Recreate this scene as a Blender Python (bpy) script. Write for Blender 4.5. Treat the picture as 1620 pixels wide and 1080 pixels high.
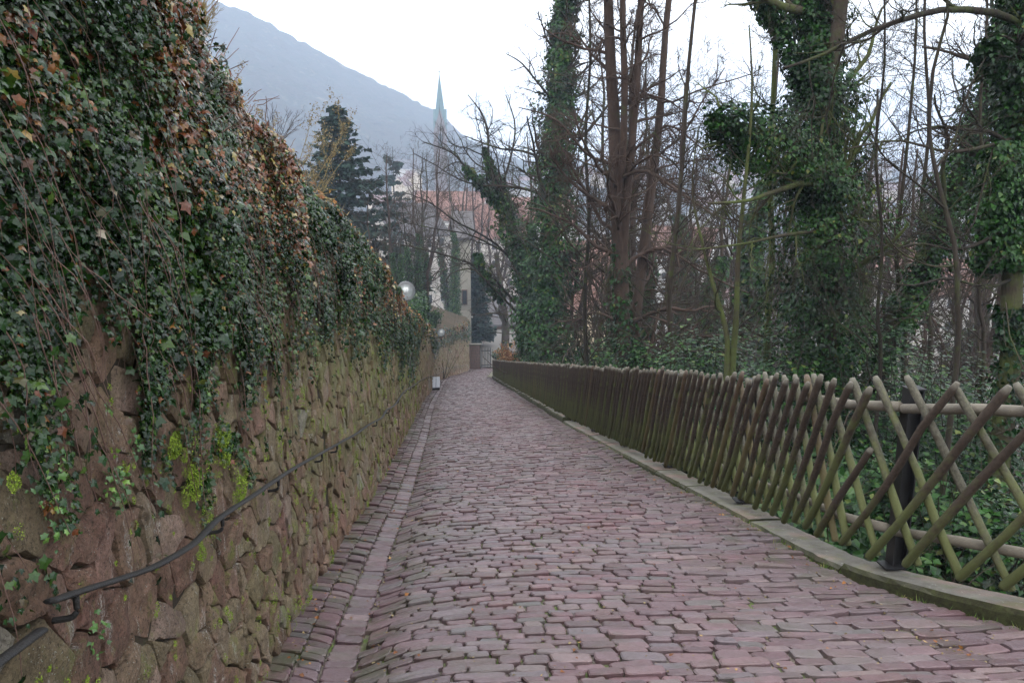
import bpy, math, random
import numpy as np
from mathutils import Matrix, Vector

# ------------------------------------------------------------------ camera, light, exposure
scene = bpy.context.scene
for o in list(bpy.data.objects): bpy.data.objects.remove(o)
COL = scene.collection
R_ = math.radians
EYE = 1.6
PITCH, YAW = R_(11.5), R_(4.97)
FPX = 1260.0                                   # focal length in pixels of the 1620 wide photograph
cam_data = bpy.data.cameras.new('camera'); cam = bpy.data.objects.new('camera', cam_data); COL.objects.link(cam)
cam.location = (0, 0, EYE)
cam.rotation_euler = (R_(90) - PITCH, 0, -YAW)
cam_data.sensor_width = 36; cam_data.lens = 36 * FPX / 1620
cam_data.clip_start = 0.05; cam_data.clip_end = 9000
scene.camera = cam

world = bpy.data.worlds.new('World'); scene.world = world; world.use_nodes = True
wn = world.node_tree; wn.nodes.clear()
w_out = wn.nodes.new('ShaderNodeOutputWorld'); w_bg = wn.nodes.new('ShaderNodeBackground')
w_sky = wn.nodes.new('ShaderNodeTexSky'); w_sky.sky_type = 'NISHITA'; w_sky.sun_disc = False
w_sky.sun_elevation = R_(48); w_sky.sun_rotation = R_(150); w_sky.air_density = 1.0; w_sky.dust_density = 4.0
w_mix = wn.nodes.new('ShaderNodeMixRGB'); w_mix.inputs[0].default_value = 0.86
w_mix.inputs[2].default_value = (15.6, 15.7, 15.8, 1)      # the closed white cloud layer over the blue
wn.links.new(w_sky.outputs[0], w_mix.inputs[1]); wn.links.new(w_mix.outputs[0], w_bg.inputs[0])
w_bg.inputs[1].default_value = 0.125
wn.links.new(w_bg.outputs[0], w_out.inputs[0])
sun_d = bpy.data.lights.new('sun', 'SUN'); sun_d.energy = 0.7; sun_d.angle = R_(25); sun_d.color = (1, 0.97, 0.92)
sun = bpy.data.objects.new('sun', sun_d); COL.objects.link(sun)
sun.rotation_euler = (R_(42), 0, R_(150) - R_(180) + R_(0)); sun.location = (0, 0, 60)
scene.view_settings.view_transform = 'Standard'; scene.view_settings.look = 'None'
scene.view_settings.exposure = 0.8; scene.view_settings.gamma = 1.0
scene.view_settings.use_curve_mapping = False
scene.render.engine = 'CYCLES'
scene.cycles.max_bounces = 6; scene.cycles.diffuse_bounces = 2; scene.cycles.glossy_bounces = 2
scene.cycles.transparent_max_bounces = 8; scene.cycles.volume_bounces = 1; scene.cycles.transmission_bounces = 4
scene.cycles.use_denoising = True
scene.cycles.sample_clamp_indirect = 6

rng = np.random.default_rng(7)
random.seed(7)

# ------------------------------------------------------------------ view helpers (used for layout and for culling what is out of sight)
cp, sp, cy, sy = math.cos(PITCH), math.sin(PITCH), math.cos(YAW), math.sin(YAW)
FW = np.array([sy*cp, cy*cp, -sp]); RT = np.array([cy, -sy, 0.0]); UP = np.array([sy*sp, cy*sp, cp])
CP = np.array([0, 0, EYE])
DF = 1.0                                       # depth multiplier for a whole tree laid out with at()
def at(px, py, Y):
    Y = Y*DF
    d = FW + (px-810)/FPX*RT + (540-py)/FPX*UP
    return CP + d*(Y/d[1])
def proj(V):
    Q = np.asarray(V, float) - CP
    d = Q@FW; d = np.where(np.abs(d) < 1e-4, 1e-4, d)
    return 810 + FPX*(Q@RT)/d, 540 - FPX*(Q@UP)/d, d
def inview(V, m=0.2):
    x, y, d = proj(V)
    return (d > 0.1) & (x > -1620*m) & (x < 1620*(1+m)) & (y > -1080*m*1.3) & (y < 1080*(1+m))

def hsh(ix, iy, seed):
    h = (ix.astype(np.int64)*374761393 + iy.astype(np.int64)*668265263 + seed*1442695041) & 0x7fffffff
    h = ((h ^ (h >> 13))*1274126177) & 0x7fffffff
    return ((h ^ (h >> 16)) & 0xffff)/65535.0
def vn(x, y, seed=0):
    x = np.asarray(x, float); y = np.asarray(y, float) + 0*x; x = x + 0*y
    ix, iy = np.floor(x), np.floor(y); fx, fy = x-ix, y-iy
    fx = fx*fx*(3-2*fx); fy = fy*fy*(3-2*fy)
    a = hsh(ix, iy, seed); b = hsh(ix+1, iy, seed); c = hsh(ix, iy+1, seed); d = hsh(ix+1, iy+1, seed)
    return (a*(1-fx)+b*fx)*(1-fy) + (c*(1-fx)+d*fx)*fy
def fbm(x, y, seed=0, o=3):
    s = 0; a = 1; t = 0
    for k in range(o):
        s = s + a*vn(np.asarray(x)*2**k, np.asarray(y)*2**k, seed+k*17); t += a; a *= 0.5
    return s/t
def tab(Y, pts):
    p = np.array(pts, float); return np.interp(Y, p[:, 0], p[:, 1])
def sstep(x, a, b):
    t = np.clip((np.asarray(x, float)-a)/(b-a), 0, 1); return t*t*(3-2*t)
def nrm(v): return v/np.maximum(np.linalg.norm(v, axis=-1, keepdims=True), 1e-9)

# ------------------------------------------------------------------ the lie of the land
SLOPE = 0.225
def path_z(Y):
    Y = np.asarray(Y, float)
    z = -SLOPE*Y + 0.0009*np.clip(Y-55, 0, 24)**2
    zc = -SLOPE*79 + 0.0009*24**2
    z = np.where(Y > 79, zc - 0.03*(Y-79), z)
    z = np.where(Y > 104, zc - 0.75 - 0.22*(Y-104), z)
    return z
def wall_x(Y): return tab(Y, [(-5, -.95), (3, -.93), (6, -.92), (8, -.86), (14, -.82), (21, -.82), (30, -.78), (38, -.61), (55, -.38), (60, .05), (63.4, .5), (67, 1.2), (72, 2.0), (78, 2.6), (90, 3)])
def wall_top(Y): return tab(Y, [(-5, 2.72), (20, 2.75), (30, 2.95), (45, 3.2), (57, 3.5), (64, 3.9), (72, 4.5), (79, 4.9)])
def kerb_in(Y): return tab(Y, [(1.0, 5.6), (2.6, 4.25), (3.3, 3.62), (3.78, 3.2), (4.23, 2.95), (4.7, 2.75), (5.2, 2.69), (7, 2.67), (16, 2.66), (24, 2.86), (37, 3.08), (50.7, 3.36), (57, 3.52), (62, 3.75), (75, 4.9), (81, 6.5), (90, 11), (110, 13)])
def kerb_w(Y): return tab(Y, [(3.2, .36), (4.6, .3), (5.4, .3), (7, .33), (60, .3)])
VALLEY = -48.0

# ------------------------------------------------------------------ mesh helpers
def tag(o, label=None, cat=None, group=None, kind=None):
    if label: o['label'] = label
    if cat: o['category'] = cat
    if group: o['group'] = group
    if kind: o['kind'] = kind
    return o
def mesh_np(name, V, faces, mats, smooth=False, attrs=None, fmat=None):
    me = bpy.data.meshes.new(name)
    V = np.asarray(V, np.float32).reshape(-1, 3)
    faces = [np.asarray(f, np.int32) for f in faces if f is not None and len(f)]
    nl = sum(f.size for f in faces); nf = sum(len(f) for f in faces)
    me.vertices.add(len(V)); me.vertices.foreach_set('co', V.ravel())
    me.loops.add(nl); me.loops.foreach_set('vertex_index', np.concatenate([f.ravel() for f in faces]))
    tot = np.concatenate([np.full(len(f), f.shape[1], np.int32) for f in faces])
    st = np.concatenate([[0], np.cumsum(tot)[:-1]]).astype(np.int32)
    me.polygons.add(nf); me.polygons.foreach_set('loop_start', st); me.polygons.foreach_set('loop_total', tot)
    for m in (mats if isinstance(mats, (list, tuple)) else [mats]): me.materials.append(m)
    if fmat is not None: me.polygons.foreach_set('material_index', np.asarray(fmat, np.int32))
    me.polygons.foreach_set('use_smooth', np.full(nf, smooth, bool))
    for k, a in (attrs or {}).items():
        at_ = me.attributes.new(k, 'FLOAT', 'POINT'); at_.data.foreach_set('value', np.asarray(a, np.float32).ravel())
    me.update(calc_edges=True)
    return me
def link(name, me, parent=None, loc=None):
    o = bpy.data.objects.new(name, me); COL.objects.link(o)
    if parent is not None: o.parent = parent
    if loc is not None: o.location = loc
    return o
def empty(name, loc=(0, 0, 0)):
    o = bpy.data.objects.new(name, None); o.empty_display_size = .2; COL.objects.link(o); o.location = loc; return o
def local(o, V):                                # world coordinates -> the frame of an unrotated root
    return np.asarray(V, float) - np.array(o.location)
def multi(V, tmpl_faces, k):                    # V (m,k,3); template faces per item -> stacked faces
    m = len(V); off = (np.arange(m)*k)[:, None, None]
    return [(np.asarray(f)[None] + off).reshape(-1, np.asarray(f).shape[1]) for f in tmpl_faces]
def tube_faces(n, k, caps=True):
    q = []
    for i in range(n-1):
        for j in range(k): q.append((i*k+j, i*k+(j+1) % k, (i+1)*k+(j+1) % k, (i+1)*k+j))
    out = [np.array(q)]
    if caps: out += [np.array([list(range(k))[::-1]]), np.array([[(n-1)*k+j for j in range(k)]])]
    return out
def tube_verts(P, R, k, flat=1.0, refv=None, cs=None):
    P = np.asarray(P, float); R = np.asarray(R, float); m, n, _ = P.shape
    T = np.empty_like(P); T[:, 1:-1] = P[:, 2:]-P[:, :-2]; T[:, 0] = P[:, 1]-P[:, 0]; T[:, -1] = P[:, -1]-P[:, -2]
    T = nrm(T)
    if refv is None:
        mt = np.abs(nrm(P[:, -1]-P[:, 0])); ref = np.where(mt[:, 2:3] > .8, np.array([[1, 0.13, 0.]]), np.array([[0.11, 0.05, 1.]]))
    else: ref = np.broadcast_to(np.asarray(refv, float), (m, 3))
    A = nrm(np.cross(T, ref[:, None, :])); B = np.cross(A, T)
    a = np.arange(k)*2*math.pi/k + (cs or 0)
    return (P[:, :, None, :] + R[:, :, None, None]*(np.cos(a)[None, None, :, None]*A[:, :, None, :] + flat*np.sin(a)[None, None, :, None]*B[:, :, None, :])).reshape(m, n*k, 3)
def tubes(P, R, k=4, caps=False, **kw):
    V = tube_verts(P, R, k, **kw); n = np.asarray(P).shape[1]
    return V.reshape(-1, 3), multi(V, tube_faces(n, k, caps), n*k)
class MB:
    """collects pieces of one part"""
    def __init__(s): s.V = []; s.F = {}; s.n = 0; s.rn = []
    def add(s, V, faces, rnd=None):
        V = np.asarray(V, float).reshape(-1, 3)
        for f in faces:
            f = np.asarray(f, int)
            if len(f): s.F.setdefault(f.shape[1], []).append(f+s.n)
        s.V.append(V); s.n += len(V); s.rn.append(np.broadcast_to(random.random() if rnd is None else rnd, (len(V),)))
    def tube(s, pts, r, k=8, caps=True, rnd=None, **kw):
        pts = np.asarray(pts, float); r = np.broadcast_to(np.asarray(r, float), (len(pts),))
        V, F = tubes(pts[None], r[None], k, caps, **kw); s.add(V, F, rnd)
    def box(s, c, size, rot=None, bevel=0.0, rnd=None):
        hx, hy, hz = [v/2 for v in size]
        if bevel:
            b = min(bevel, hx*.9, hy*.9, hz*.9); V = []
            for z, i in ((-hz, b), (-hz+b, 0), (hz-b, 0), (hz, b)):
                x, y = hx-i, hy-i
                V += [(-x+b, -y, z), (x-b, -y, z), (x, -y+b, z), (x, y-b, z), (x-b, y, z), (-x+b, y, z), (-x, y-b, z), (-x, -y+b, z)]
            F = tube_faces(4, 8)
        else:
            V = [(x, y, z) for z in (-hz, hz) for x, y in ((-hx, -hy), (hx, -hy), (hx, hy), (-hx, hy))]
            F = tube_faces(2, 4)
        V = np.array(V)
        if rot is not None: V = V@np.array(Matrix(rot).to_3x3()).T
        s.add(V+np.array(c, float), F, rnd)
    def sphere(s, c, r, nu=20, nv=12, rnd=None, sc=(1, 1, 1)):
        V = []
        for i in range(nv+1):
            th = math.pi*(0.02+0.96*i/nv)
            for j in range(nu): V.append((math.sin(th)*math.cos(2*math.pi*j/nu)*sc[0], math.sin(th)*math.sin(2*math.pi*j/nu)*sc[1], -math.cos(th)*sc[2]))
        s.add(np.array(V)*r+np.array(c, float), tube_faces(nv+1, nu), rnd)
    def build(s, name, mat, parent=None, smooth=False, loc=None):
        V = np.concatenate(s.V)
        if parent is not None: V = local(parent, V)
        elif loc is not None: V = V-np.array(loc)
        me = mesh_np(name, V, [np.concatenate(v) for v in s.F.values()], mat, smooth, {'rnd': np.concatenate(s.rn)})
        return link(name, me, parent, loc)
def thing(name, label, cat, loc=(0, 0, 0), group=None):
    return tag(empty(name, tuple(float(v) for v in loc)), label, cat, group)

# ------------------------------------------------------------------ materials
class NT:
    def __init__(s, name):
        s.m = bpy.data.materials.new(name); s.m.use_nodes = True; s.t = s.m.node_tree; s.t.nodes.clear()
        s.out = s.n('ShaderNodeOutputMaterial'); s.b = s.n('ShaderNodeBsdfPrincipled'); s.l(s.b.outputs[0], s.out.inputs[0])
        s.co = s.n('ShaderNodeTexCoord').outputs['Object']
    def n(s, t): return s.t.nodes.new(t)
    def l(s, a, b): s.t.links.new(a, b)
    def attr(s, name):
        a = s.n('ShaderNodeAttribute'); a.attribute_name = name; return a.outputs['Fac']
    def map(s, scale=(1, 1, 1), rot=(0, 0, 0), vec=None):
        m = s.n('ShaderNodeMapping'); m.inputs['Scale'].default_value = scale; m.inputs['Rotation'].default_value = rot; s.l(vec or s.co, m.inputs[0]); return m.outputs[0]
    def noise(s, sc, det=4, rough=.6, vec=None, dist=0):
        n = s.n('ShaderNodeTexNoise'); n.inputs['Scale'].default_value = sc; n.inputs['Detail'].default_value = det
        n.inputs['Roughness'].default_value = rough; n.inputs['Distortion'].default_value = dist; s.l(vec or s.co, n.inputs['Vector']); return n.outputs['Fac']
    def vor(s, sc, vec=None, feat='F1'):
        n = s.n('ShaderNodeTexVoronoi'); n.inputs['Scale'].default_value = sc; n.feature = feat; s.l(vec or s.co, n.inputs['Vector']); return n
    def ramp(s, fac, stops, interp='LINEAR'):
        r = s.n('ShaderNodeValToRGB'); r.color_ramp.interpolation = interp; e = r.color_ramp.elements
        while len(e) < len(stops): e.new(0.5)
        for k, (p, c) in enumerate(stops):
            e[k].position = p; e[k].color = (*c, 1) if not isinstance(c, (int, float)) else (c, c, c, 1)
        s.l(fac, r.inputs[0]); return r.outputs[0]
    def mix(s, f, a, b, mode='MIX'):
        m = s.n('ShaderNodeMixRGB'); m.blend_type = mode
        for v, i in ((f, 0), (a, 1), (b, 2)):
            if isinstance(v, (int, float)): m.inputs[i].default_value = v if i == 0 else (v, v, v, 1)
            elif isinstance(v, tuple): m.inputs[i].default_value = (*v, 1)
            else: s.l(v, m.inputs[i])
        return m.outputs[0]
    def math(s, op, a, b=0.0, clamp=False):
        m = s.n('ShaderNodeMath'); m.operation = op; m.use_clamp = clamp
        for v, i in ((a, 0), (b, 1)):
            if isinstance(v, (int, float)): m.inputs[i].default_value = v
            else: s.l(v, m.inputs[i])
        return m.outputs[0]
    def sep(s, vec=None):
        m = s.n('ShaderNodeSeparateXYZ'); s.l(vec or s.co, m.inputs[0]); return m.outputs
    def normal_z(s):
        g = s.n('ShaderNodeNewGeometry'); return s.sep(g.outputs['Normal'])[2]
    def bump(s, h, st=.5, dist=.01, prev=None):
        b = s.n('ShaderNodeBump'); b.inputs['Strength'].default_value = st; b.inputs['Distance'].default_value = dist; s.l(h, b.inputs['Height'])
        if prev is not None: s.l(prev, b.inputs['Normal'])
        return b.outputs[0]
    def fin(s, col, rough=.8, nor=None, spec=.5, metal=0):
        if isinstance(col, tuple): s.b.inputs['Base Color'].default_value = (*col, 1)
        else: s.l(col, s.b.inputs['Base Color'])
        if isinstance(rough, (int, float)): s.b.inputs['Roughness'].default_value = rough
        else: s.l(rough, s.b.inputs['Roughness'])
        if nor is not None: s.l(nor, s.b.inputs['Normal'])
        s.b.inputs['Specular IOR Level'].default_value = spec; s.b.inputs['Metallic'].default_value = metal
        return s.m

def m_cobble():
    t = NT('red sandstone setts'); r = t.attr('rnd')
    base = t.ramp(r, [(0, (.07, .039, .045)), (.25, (.122, .062, .07)), (.45, (.095, .06, .068)), (.6, (.155, .086, .093)), (.78, (.105, .085, .095)), (.92, (.18, .12, .118)), (1, (.085, .08, .078))])
    n = t.noise(9, 5, .65); c = t.mix(t.ramp(n, [(.3, 0), (.7, 1)]), t.mix(1, base, .82, 'MULTIPLY'), t.mix(1, base, 1.22, 'MULTIPLY'))
    big = t.noise(.55, 3); c = t.mix(t.ramp(big, [(.4, 0), (.62, .5)]), c, (.135, .11, .118))
    sx = t.attr('edge')
    moss = t.math('MULTIPLY', t.ramp(t.noise(3.2, 5, .7), [(.46, 0), (.62, 1)]), sx)
    c = t.mix(t.math('MULTIPLY', moss, .75), c, (.055, .068, .03))
    sp_ = t.ramp(t.noise(160, 2), [(.62, 0), (.7, 1)]); c = t.mix(t.math('MULTIPLY', sp_, .25), c, (.3, .26, .24))
    h = t.math('ADD', t.noise(60, 6, .7), t.math('MULTIPLY', t.noise(14, 3), 1.6))
    return t.fin(c, t.ramp(t.noise(20, 3), [(.3, .32), (.7, .6)]), t.bump(h, .55, .006), .5)
def m_bed():
    t = NT('joint grit and moss')
    n = t.noise(3.1, 5, .65); g = t.ramp(t.noise(130, 3, .8), [(.32, (.05, .04, .032)), (.5, (.13, .11, .092)), (.68, (.3, .265, .225))])
    c = t.mix(t.ramp(n, [(.49, 0), (.6, 1)]), g, t.ramp(t.noise(60, 3), [(.35, (.05, .075, .02)), (.7, (.12, .17, .035))]))
    return t.fin(c, .95, t.bump(t.noise(110, 4), .8, .01), .2)
def m_stone():
    t = NT('rubble sandstone'); r = t.attr('rnd'); xyz = t.sep()
    base = t.ramp(r, [(0, (.17, .08, .065)), (.18, (.33, .18, .14)), (.34, (.21, .165, .1)), (.5, (.38, .225, .18)), (.66, (.2, .095, .08)), (.8, (.3, .23, .15)), (.93, (.36, .24, .2)), (.985, (.26, .21, .17)), (1, (.44, .41, .37))])
    n = t.noise(7, 6, .7); c = t.mix(t.ramp(n, [(.3, 0), (.7, 1)]), t.mix(1, base, (.55, .53, .55), 'MULTIPLY'), t.mix(1, base, 1.35, 'MULTIPLY'))
    c = t.mix(t.ramp(t.noise(75, 4, .8), [(.4, .75), (.6, 0)]), c, t.mix(1, c, .45, 'MULTIPLY'))
    dirt = t.ramp(t.noise(22, 5, .75), [(.4, 0), (.62, 1)]); c = t.mix(t.math('MULTIPLY', dirt, .3), c, (.075, .055, .04))
    alg = t.attr('alg')                        # where algae film has grown on the damp face
    am = t.math('MULTIPLY', t.ramp(t.noise(2.6, 6, .7), [(.3, 0), (.58, 1)]), alg)
    c = t.mix(t.math('MULTIPLY', am, .9), c, t.ramp(t.noise(14, 4), [(.35, (.11, .105, .045)), (.65, (.2, .195, .085))]))
    ms = t.ramp(t.noise(6.5, 6, .75, t.map((1, 1, .75))), [(.56, 0), (.64, 1)]); c = t.mix(t.math('MULTIPLY', ms, t.math('ADD', t.math('MULTIPLY', alg, .8), .15)), c, (.15, .2, .03))
    st = t.ramp(t.noise(11, 5, .75, t.map((1, 1.2, .3))), [(.575, 0), (.65, 1)]); fine = t.ramp(t.noise(120, 3, .8), [(.45, 0), (.6, 1)])
    c = t.mix(t.math('MULTIPLY', t.math('MULTIPLY', st, fine), .75), c, (.5, .49, .45))
    pit = t.ramp(t.noise(95, 3, .8), [(.36, 1), (.46, 0)]); c = t.mix(t.math('MULTIPLY', pit, .7), c, (.02, .016, .012))
    lic = t.math('MULTIPLY', t.ramp(t.noise(140, 2, .7), [(.64, 0), (.68, 1)]), t.ramp(t.noise(5, 4, .7), [(.48, 0), (.6, 1)])); c = t.mix(lic, c, (.4, .42, .36))
    h = t.math('ADD', t.math('MULTIPLY', t.noise(60, 9, .8), 1.6), t.math('MULTIPLY', t.noise(13, 6, .7), 1.6))
    b2 = t.bump(t.ramp(t.vor(26).outputs['Distance'], [(0, 0), (.4, 1)]), .35, .008)
    return t.fin(c, .9, t.bump(h, .9, .017, b2), .25)
def m_mortar():
    t = NT('dark damp joints')
    c = t.ramp(t.noise(5, 5, .7), [(.3, (.016, .012, .009)), (.55, (.035, .027, .018)), (.7, (.035, .045, .012))])
    return t.fin(c, .95, t.bump(t.noise(60, 5), .8, .01), .2)
def m_leaf(name, stops, rough=.38, spec=.55, vein=True, trans=.07):
    t = NT(name); r = t.attr('rnd'); c = t.ramp(r, stops)
    c = t.mix(.35, c, t.mix(1, c, t.ramp(t.noise(90, 2), [(.3, .5), (.7, 1.6)]), 'MULTIPLY'))
    m = t.fin(c, rough, None, spec)
    if trans:
        tr = t.n('ShaderNodeBsdfTranslucent'); t.l(t.mix(1, c, (1.3, 1.5, .6), 'MULTIPLY'), tr.inputs[0])
        mx = t.n('ShaderNodeMixShader'); mx.inputs[0].default_value = trans
        t.l(t.b.outputs[0], mx.inputs[1]); t.l(tr.outputs[0], mx.inputs[2]); t.l(mx.outputs[0], t.out.inputs[0])
    return m
def m_bark(name, a, b, moss=(.05, .068, .018), mossf=(.52, .66), msc=1.7):
    t = NT(name); r = t.attr('rnd')
    n = t.noise(7, 5, .7, t.map((1, 1, .35))); c = t.ramp(n, [(.3, a), (.7, b)])
    c = t.mix(t.math('MULTIPLY', r, .35), c, (.09, .068, .055))
    c = t.mix(t.ramp(t.noise(msc, 5, .7), [(mossf[0], 0), (mossf[1], .8)]), c, moss)
    return t.fin(c, .9, t.bump(t.noise(24, 5, .7, t.map((1, 1, .25))), .8, .03), .2)
def m_picket(name, top, low):
    t = NT(name); h = t.attr('h'); r = t.attr('rnd')
    n = t.noise(11, 5, .7); n2 = t.noise(70, 4, .7)
    c = t.mix(t.ramp(n2, [(.35, 0), (.65, 1)]), t.mix(1, top, .55, 'MULTIPLY') if not isinstance(top, tuple) else tuple(v*.55 for v in top), tuple(v*1.25 for v in top))
    mf = t.math('ADD', t.math('SUBTRACT', 1.0, h), t.math('MULTIPLY', t.math('SUBTRACT', n, .5), 1.5)); mf = t.math('ADD', mf, t.math('MULTIPLY', t.math('SUBTRACT', r, .5), .7))
    c = t.mix(t.ramp(mf, [(.32, 0), (.75, .92)]), c, t.mix(n2, tuple(v*.7 for v in low), low))
    cap = t.ramp(h, [(.965, 0), (.99, .7)]); c = t.mix(cap, c, (.15, .14, .115))
    kn = t.ramp(t.noise(5, 3), [(.6, 0), (.66, .6)]); c = t.mix(kn, c, (.03, .02, .014))
    c = t.mix(t.ramp(r, [(.86, 0), (.9, .45)]), c, (.1, .05, .035))
    return t.fin(c, .8, t.bump(t.noise(45, 5, .7), .6, .006), .3)
def m_plain(name, col, rough=.7, var=.25, sc=8, bs=.3, spec=.4, metal=0):
    t = NT(name); n = t.noise(sc, 5, .65)
    c = t.mix(n, tuple(v*(1-var) for v in col), tuple(min(1, v*(1+var)) for v in col))
    return t.fin(c, rough, t.bump(t.noise(sc*5, 4), bs, .01), spec, metal)
def m_ground():
    t = NT('leaf litter slope')
    c = t.ramp(t.noise(1.3, 6, .7), [(.3, (.025, .026, .014)), (.5, (.05, .04, .025)), (.7, (.08, .05, .032))])
    c = t.mix(t.ramp(t.noise(14, 4, .8), [(.5, 0), (.7, .6)]), c, (.13, .07, .045))
    return t.fin(c, .95, t.bump(t.noise(12, 6, .8), 1, .06), .15)
def m_field():
    t = NT('valley land'); c = t.ramp(t.noise(.012, 6, .7), [(.35, (.05, .06, .035)), (.5, (.09, .08, .06)), (.65, (.13, .1, .085))])
    return t.fin(c, .95, None, .1)
def m_hill():
    t = NT('winter woodland hillside'); c = t.ramp(t.noise(.06, 8, .75), [(.35, (.008, .01, .008)), (.47, (.05, .042, .03)), (.55, (.02, .03, .02)), (.68, (.13, .1, .07))])
    return t.fin(c, 1, t.bump(t.noise(.12, 6, .8), 1, 3), .0)
def m_roof(name, a, b):
    t = NT(name); c = t.mix(t.noise(1.5, 5, .7), a, b)
    w = t.n('ShaderNodeTexWave'); w.inputs['Scale'].default_value = 1.6; w.bands_direction = 'Z'; t.l(t.co, w.inputs[0])
    return t.fin(c, .9, t.bump(w.outputs['Fac'], .5, .05), .2)
def m_kerb():
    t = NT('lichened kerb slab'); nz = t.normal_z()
    c = t.ramp(t.noise(4, 5, .7), [(.3, (.085, .078, .066)), (.5, (.14, .132, .115)), (.7, (.2, .188, .16))])
    c = t.mix(t.ramp(t.noise(2.2, 5, .6), [(.5, 0), (.62, .5)]), c, (.25, .15, .13))
    c = t.mix(t.ramp(t.noise(26, 5, .7), [(.62, 0), (.7, .75)]), c, (.42, .44, .38))
    c = t.mix(t.ramp(t.noise(5, 5, .7), [(.5, 0), (.66, .6)]), c, (.11, .125, .05))
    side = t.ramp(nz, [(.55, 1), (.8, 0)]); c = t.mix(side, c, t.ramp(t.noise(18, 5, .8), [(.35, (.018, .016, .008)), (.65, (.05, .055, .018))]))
    return t.fin(c, .88, t.bump(t.math('ADD', t.noise(40, 6, .75), t.noise(11, 4)), .8, .012), .3)
def m_glass():
    t = NT('clear globe glass'); g = t.n('ShaderNodeBsdfGlossy'); g.inputs['Roughness'].default_value = .05; tr = t.n('ShaderNodeBsdfTransparent'); tr.inputs[0].default_value = (.9, .92, .92, 1)
    df = t.n('ShaderNodeBsdfTranslucent'); df.inputs[0].default_value = (.8, .82, .82, 1)
    f = t.n('ShaderNodeFresnel'); f.inputs[0].default_value = 1.45
    m1 = t.n('ShaderNodeMixShader'); m1.inputs[0].default_value = .34; t.l(tr.outputs[0], m1.inputs[1]); t.l(df.outputs[0], m1.inputs[2])
    m2 = t.n('ShaderNodeMixShader'); t.l(f.outputs[0], m2.inputs[0]); t.l(m1.outputs[0], m2.inputs[1]); t.l(g.outputs[0], m2.inputs[2]); t.l(m2.outputs[0], t.out.inputs[0])
    return t.m

M = {}
M['cobble'] = m_cobble(); M['bed'] = m_bed(); M['stone'] = m_stone(); M['mortar'] = m_mortar(); M['kerb'] = m_kerb()
M['ivy'] = m_leaf('ivy leaves', [(0, (.003, .01, .002)), (.3, (.006, .022, .004)), (.6, (.014, .042, .007)), (.8, (.045, .085, .012)), (.9, (.05, .03, .015)), (.94, (.12, .035, .015)), (.975, (.17, .075, .02)), (.99, (.22, .18, .04)), (1, (.3, .26, .2))], .26, .3)
M['ivy_bright'] = m_leaf('young leaves', [(0, (.03, .075, .02)), (.6, (.06, .14, .03)), (1, (.14, .24, .04))], .4, .5)
M['ivy_tree'] = m_leaf('tree ivy leaves', [(0, (.002, .012, .003)), (.4, (.007, .032, .006)), (.75, (.024, .078, .012)), (.95, (.05, .1, .025)), (1, (.12, .14, .03))], .36, .25)
M['moss'] = m_leaf('moss', [(0, (.09, .14, .02)), (.6, (.17, .25, .03)), (1, (.27, .34, .05))], .9, .1, trans=0)
M['dead'] = m_leaf('dead leaves', [(0, (.11, .045, .02)), (.5, (.2, .08, .03)), (.8, (.3, .13, .04)), (1, (.4, .3, .14))], .7, .3)
M['grass'] = m_leaf('grass blades', [(0, (.06, .12, .02)), (.7, (.12, .2, .04)), (1, (.3, .26, .1))], .6, .3)
M['straw'] = m_leaf('dry straw', [(0, (.1, .075, .035)), (.6, (.2, .15, .075)), (1, (.3, .24, .13))], .8, .2)
M['needles'] = m_leaf('spruce needles', [(0, (.008, .022, .016)), (.6, (.018, .042, .03)), (1, (.035, .065, .045))], .7, .2, trans=0)
M['vine'] = m_plain('vine stems', (.14, .08, .065), .7, .35, 20)
M['bark'] = m_bark('grey brown bark', (.018, .014, .011), (.055, .043, .033))
M['bark_red'] = m_bark('reddish bark', (.026, .016, .012), (.07, .045, .035), mossf=(.6, .75))
M['bark_moss'] = m_bark('mossy bark', (.022, .02, .012), (.06, .052, .032), (.075, .1, .026), (.4, .58))
M['bark_dark'] = m_bark('dark bark', (.01, .009, .007), (.03, .025, .02))
M['bark_yellow'] = m_bark('yellow twigs', (.2, .14, .05), (.34, .26, .1), (.2, .2, .08))
M['picket_front'] = m_picket('front pickets', (.05, .036, .027), (.088, .102, .034))
M['picket_back'] = m_picket('rear pickets', (.095, .088, .066), (.12, .135, .048))
M['rail'] = m_plain('weathered rail', (.17, .15, .12), .8, .4, 14, .5)
M['black'] = m_plain('black painted steel', (.012, .012, .014), .45, .3, 10, .15, .5)
M['iron'] = m_plain('wrought iron', (.016, .015, .015), .55, .5, 40, .6, .35)
M['bulb'] = m_plain('opal inner globe', (.85, .85, .83), .4, .02, 3, 0)
M['socket'] = m_plain('grey socket', (.2, .21, .22), .5, .1)
M['glass'] = m_glass()
M['slat'] = m_plain('grey bench boards', (.3, .31, .34), .7, .3, 12, .4)
M['ground'] = m_ground(); M['field'] = m_field(); M['hill'] = m_hill()
M['roof_red'] = m_roof('red roof tiles', (.14, .07, .055), (.21, .115, .09)); M['roof_brown'] = m_roof('brown roof tiles', (.17, .09, .07), (.27, .15, .12)); M['roof_grey'] = m_roof('slate roof', (.07, .065, .068), (.12, .11, .11))
M['plaster'] = m_plain('pale plaster', (.46, .43, .39), .9, .12, 2, .1); M['plaster_w'] = m_plain('white plaster', (.55, .54, .52), .9, .08, 2, .1); M['plaster_y'] = m_plain('ochre plaster', (.55, .44, .3), .9, .12, 2, .1)
M['sand'] = m_plain('yellowish sandstone', (.27, .255, .215), .9, .25, 3, .4)
M['brickwall'] = m_plain('brown stone wall', (.12, .08, .066), .9, .35, 4, .7)
M['pane'] = m_plain('dark window glass', (.03, .035, .04), .2, .2, 2, 0)
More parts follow.
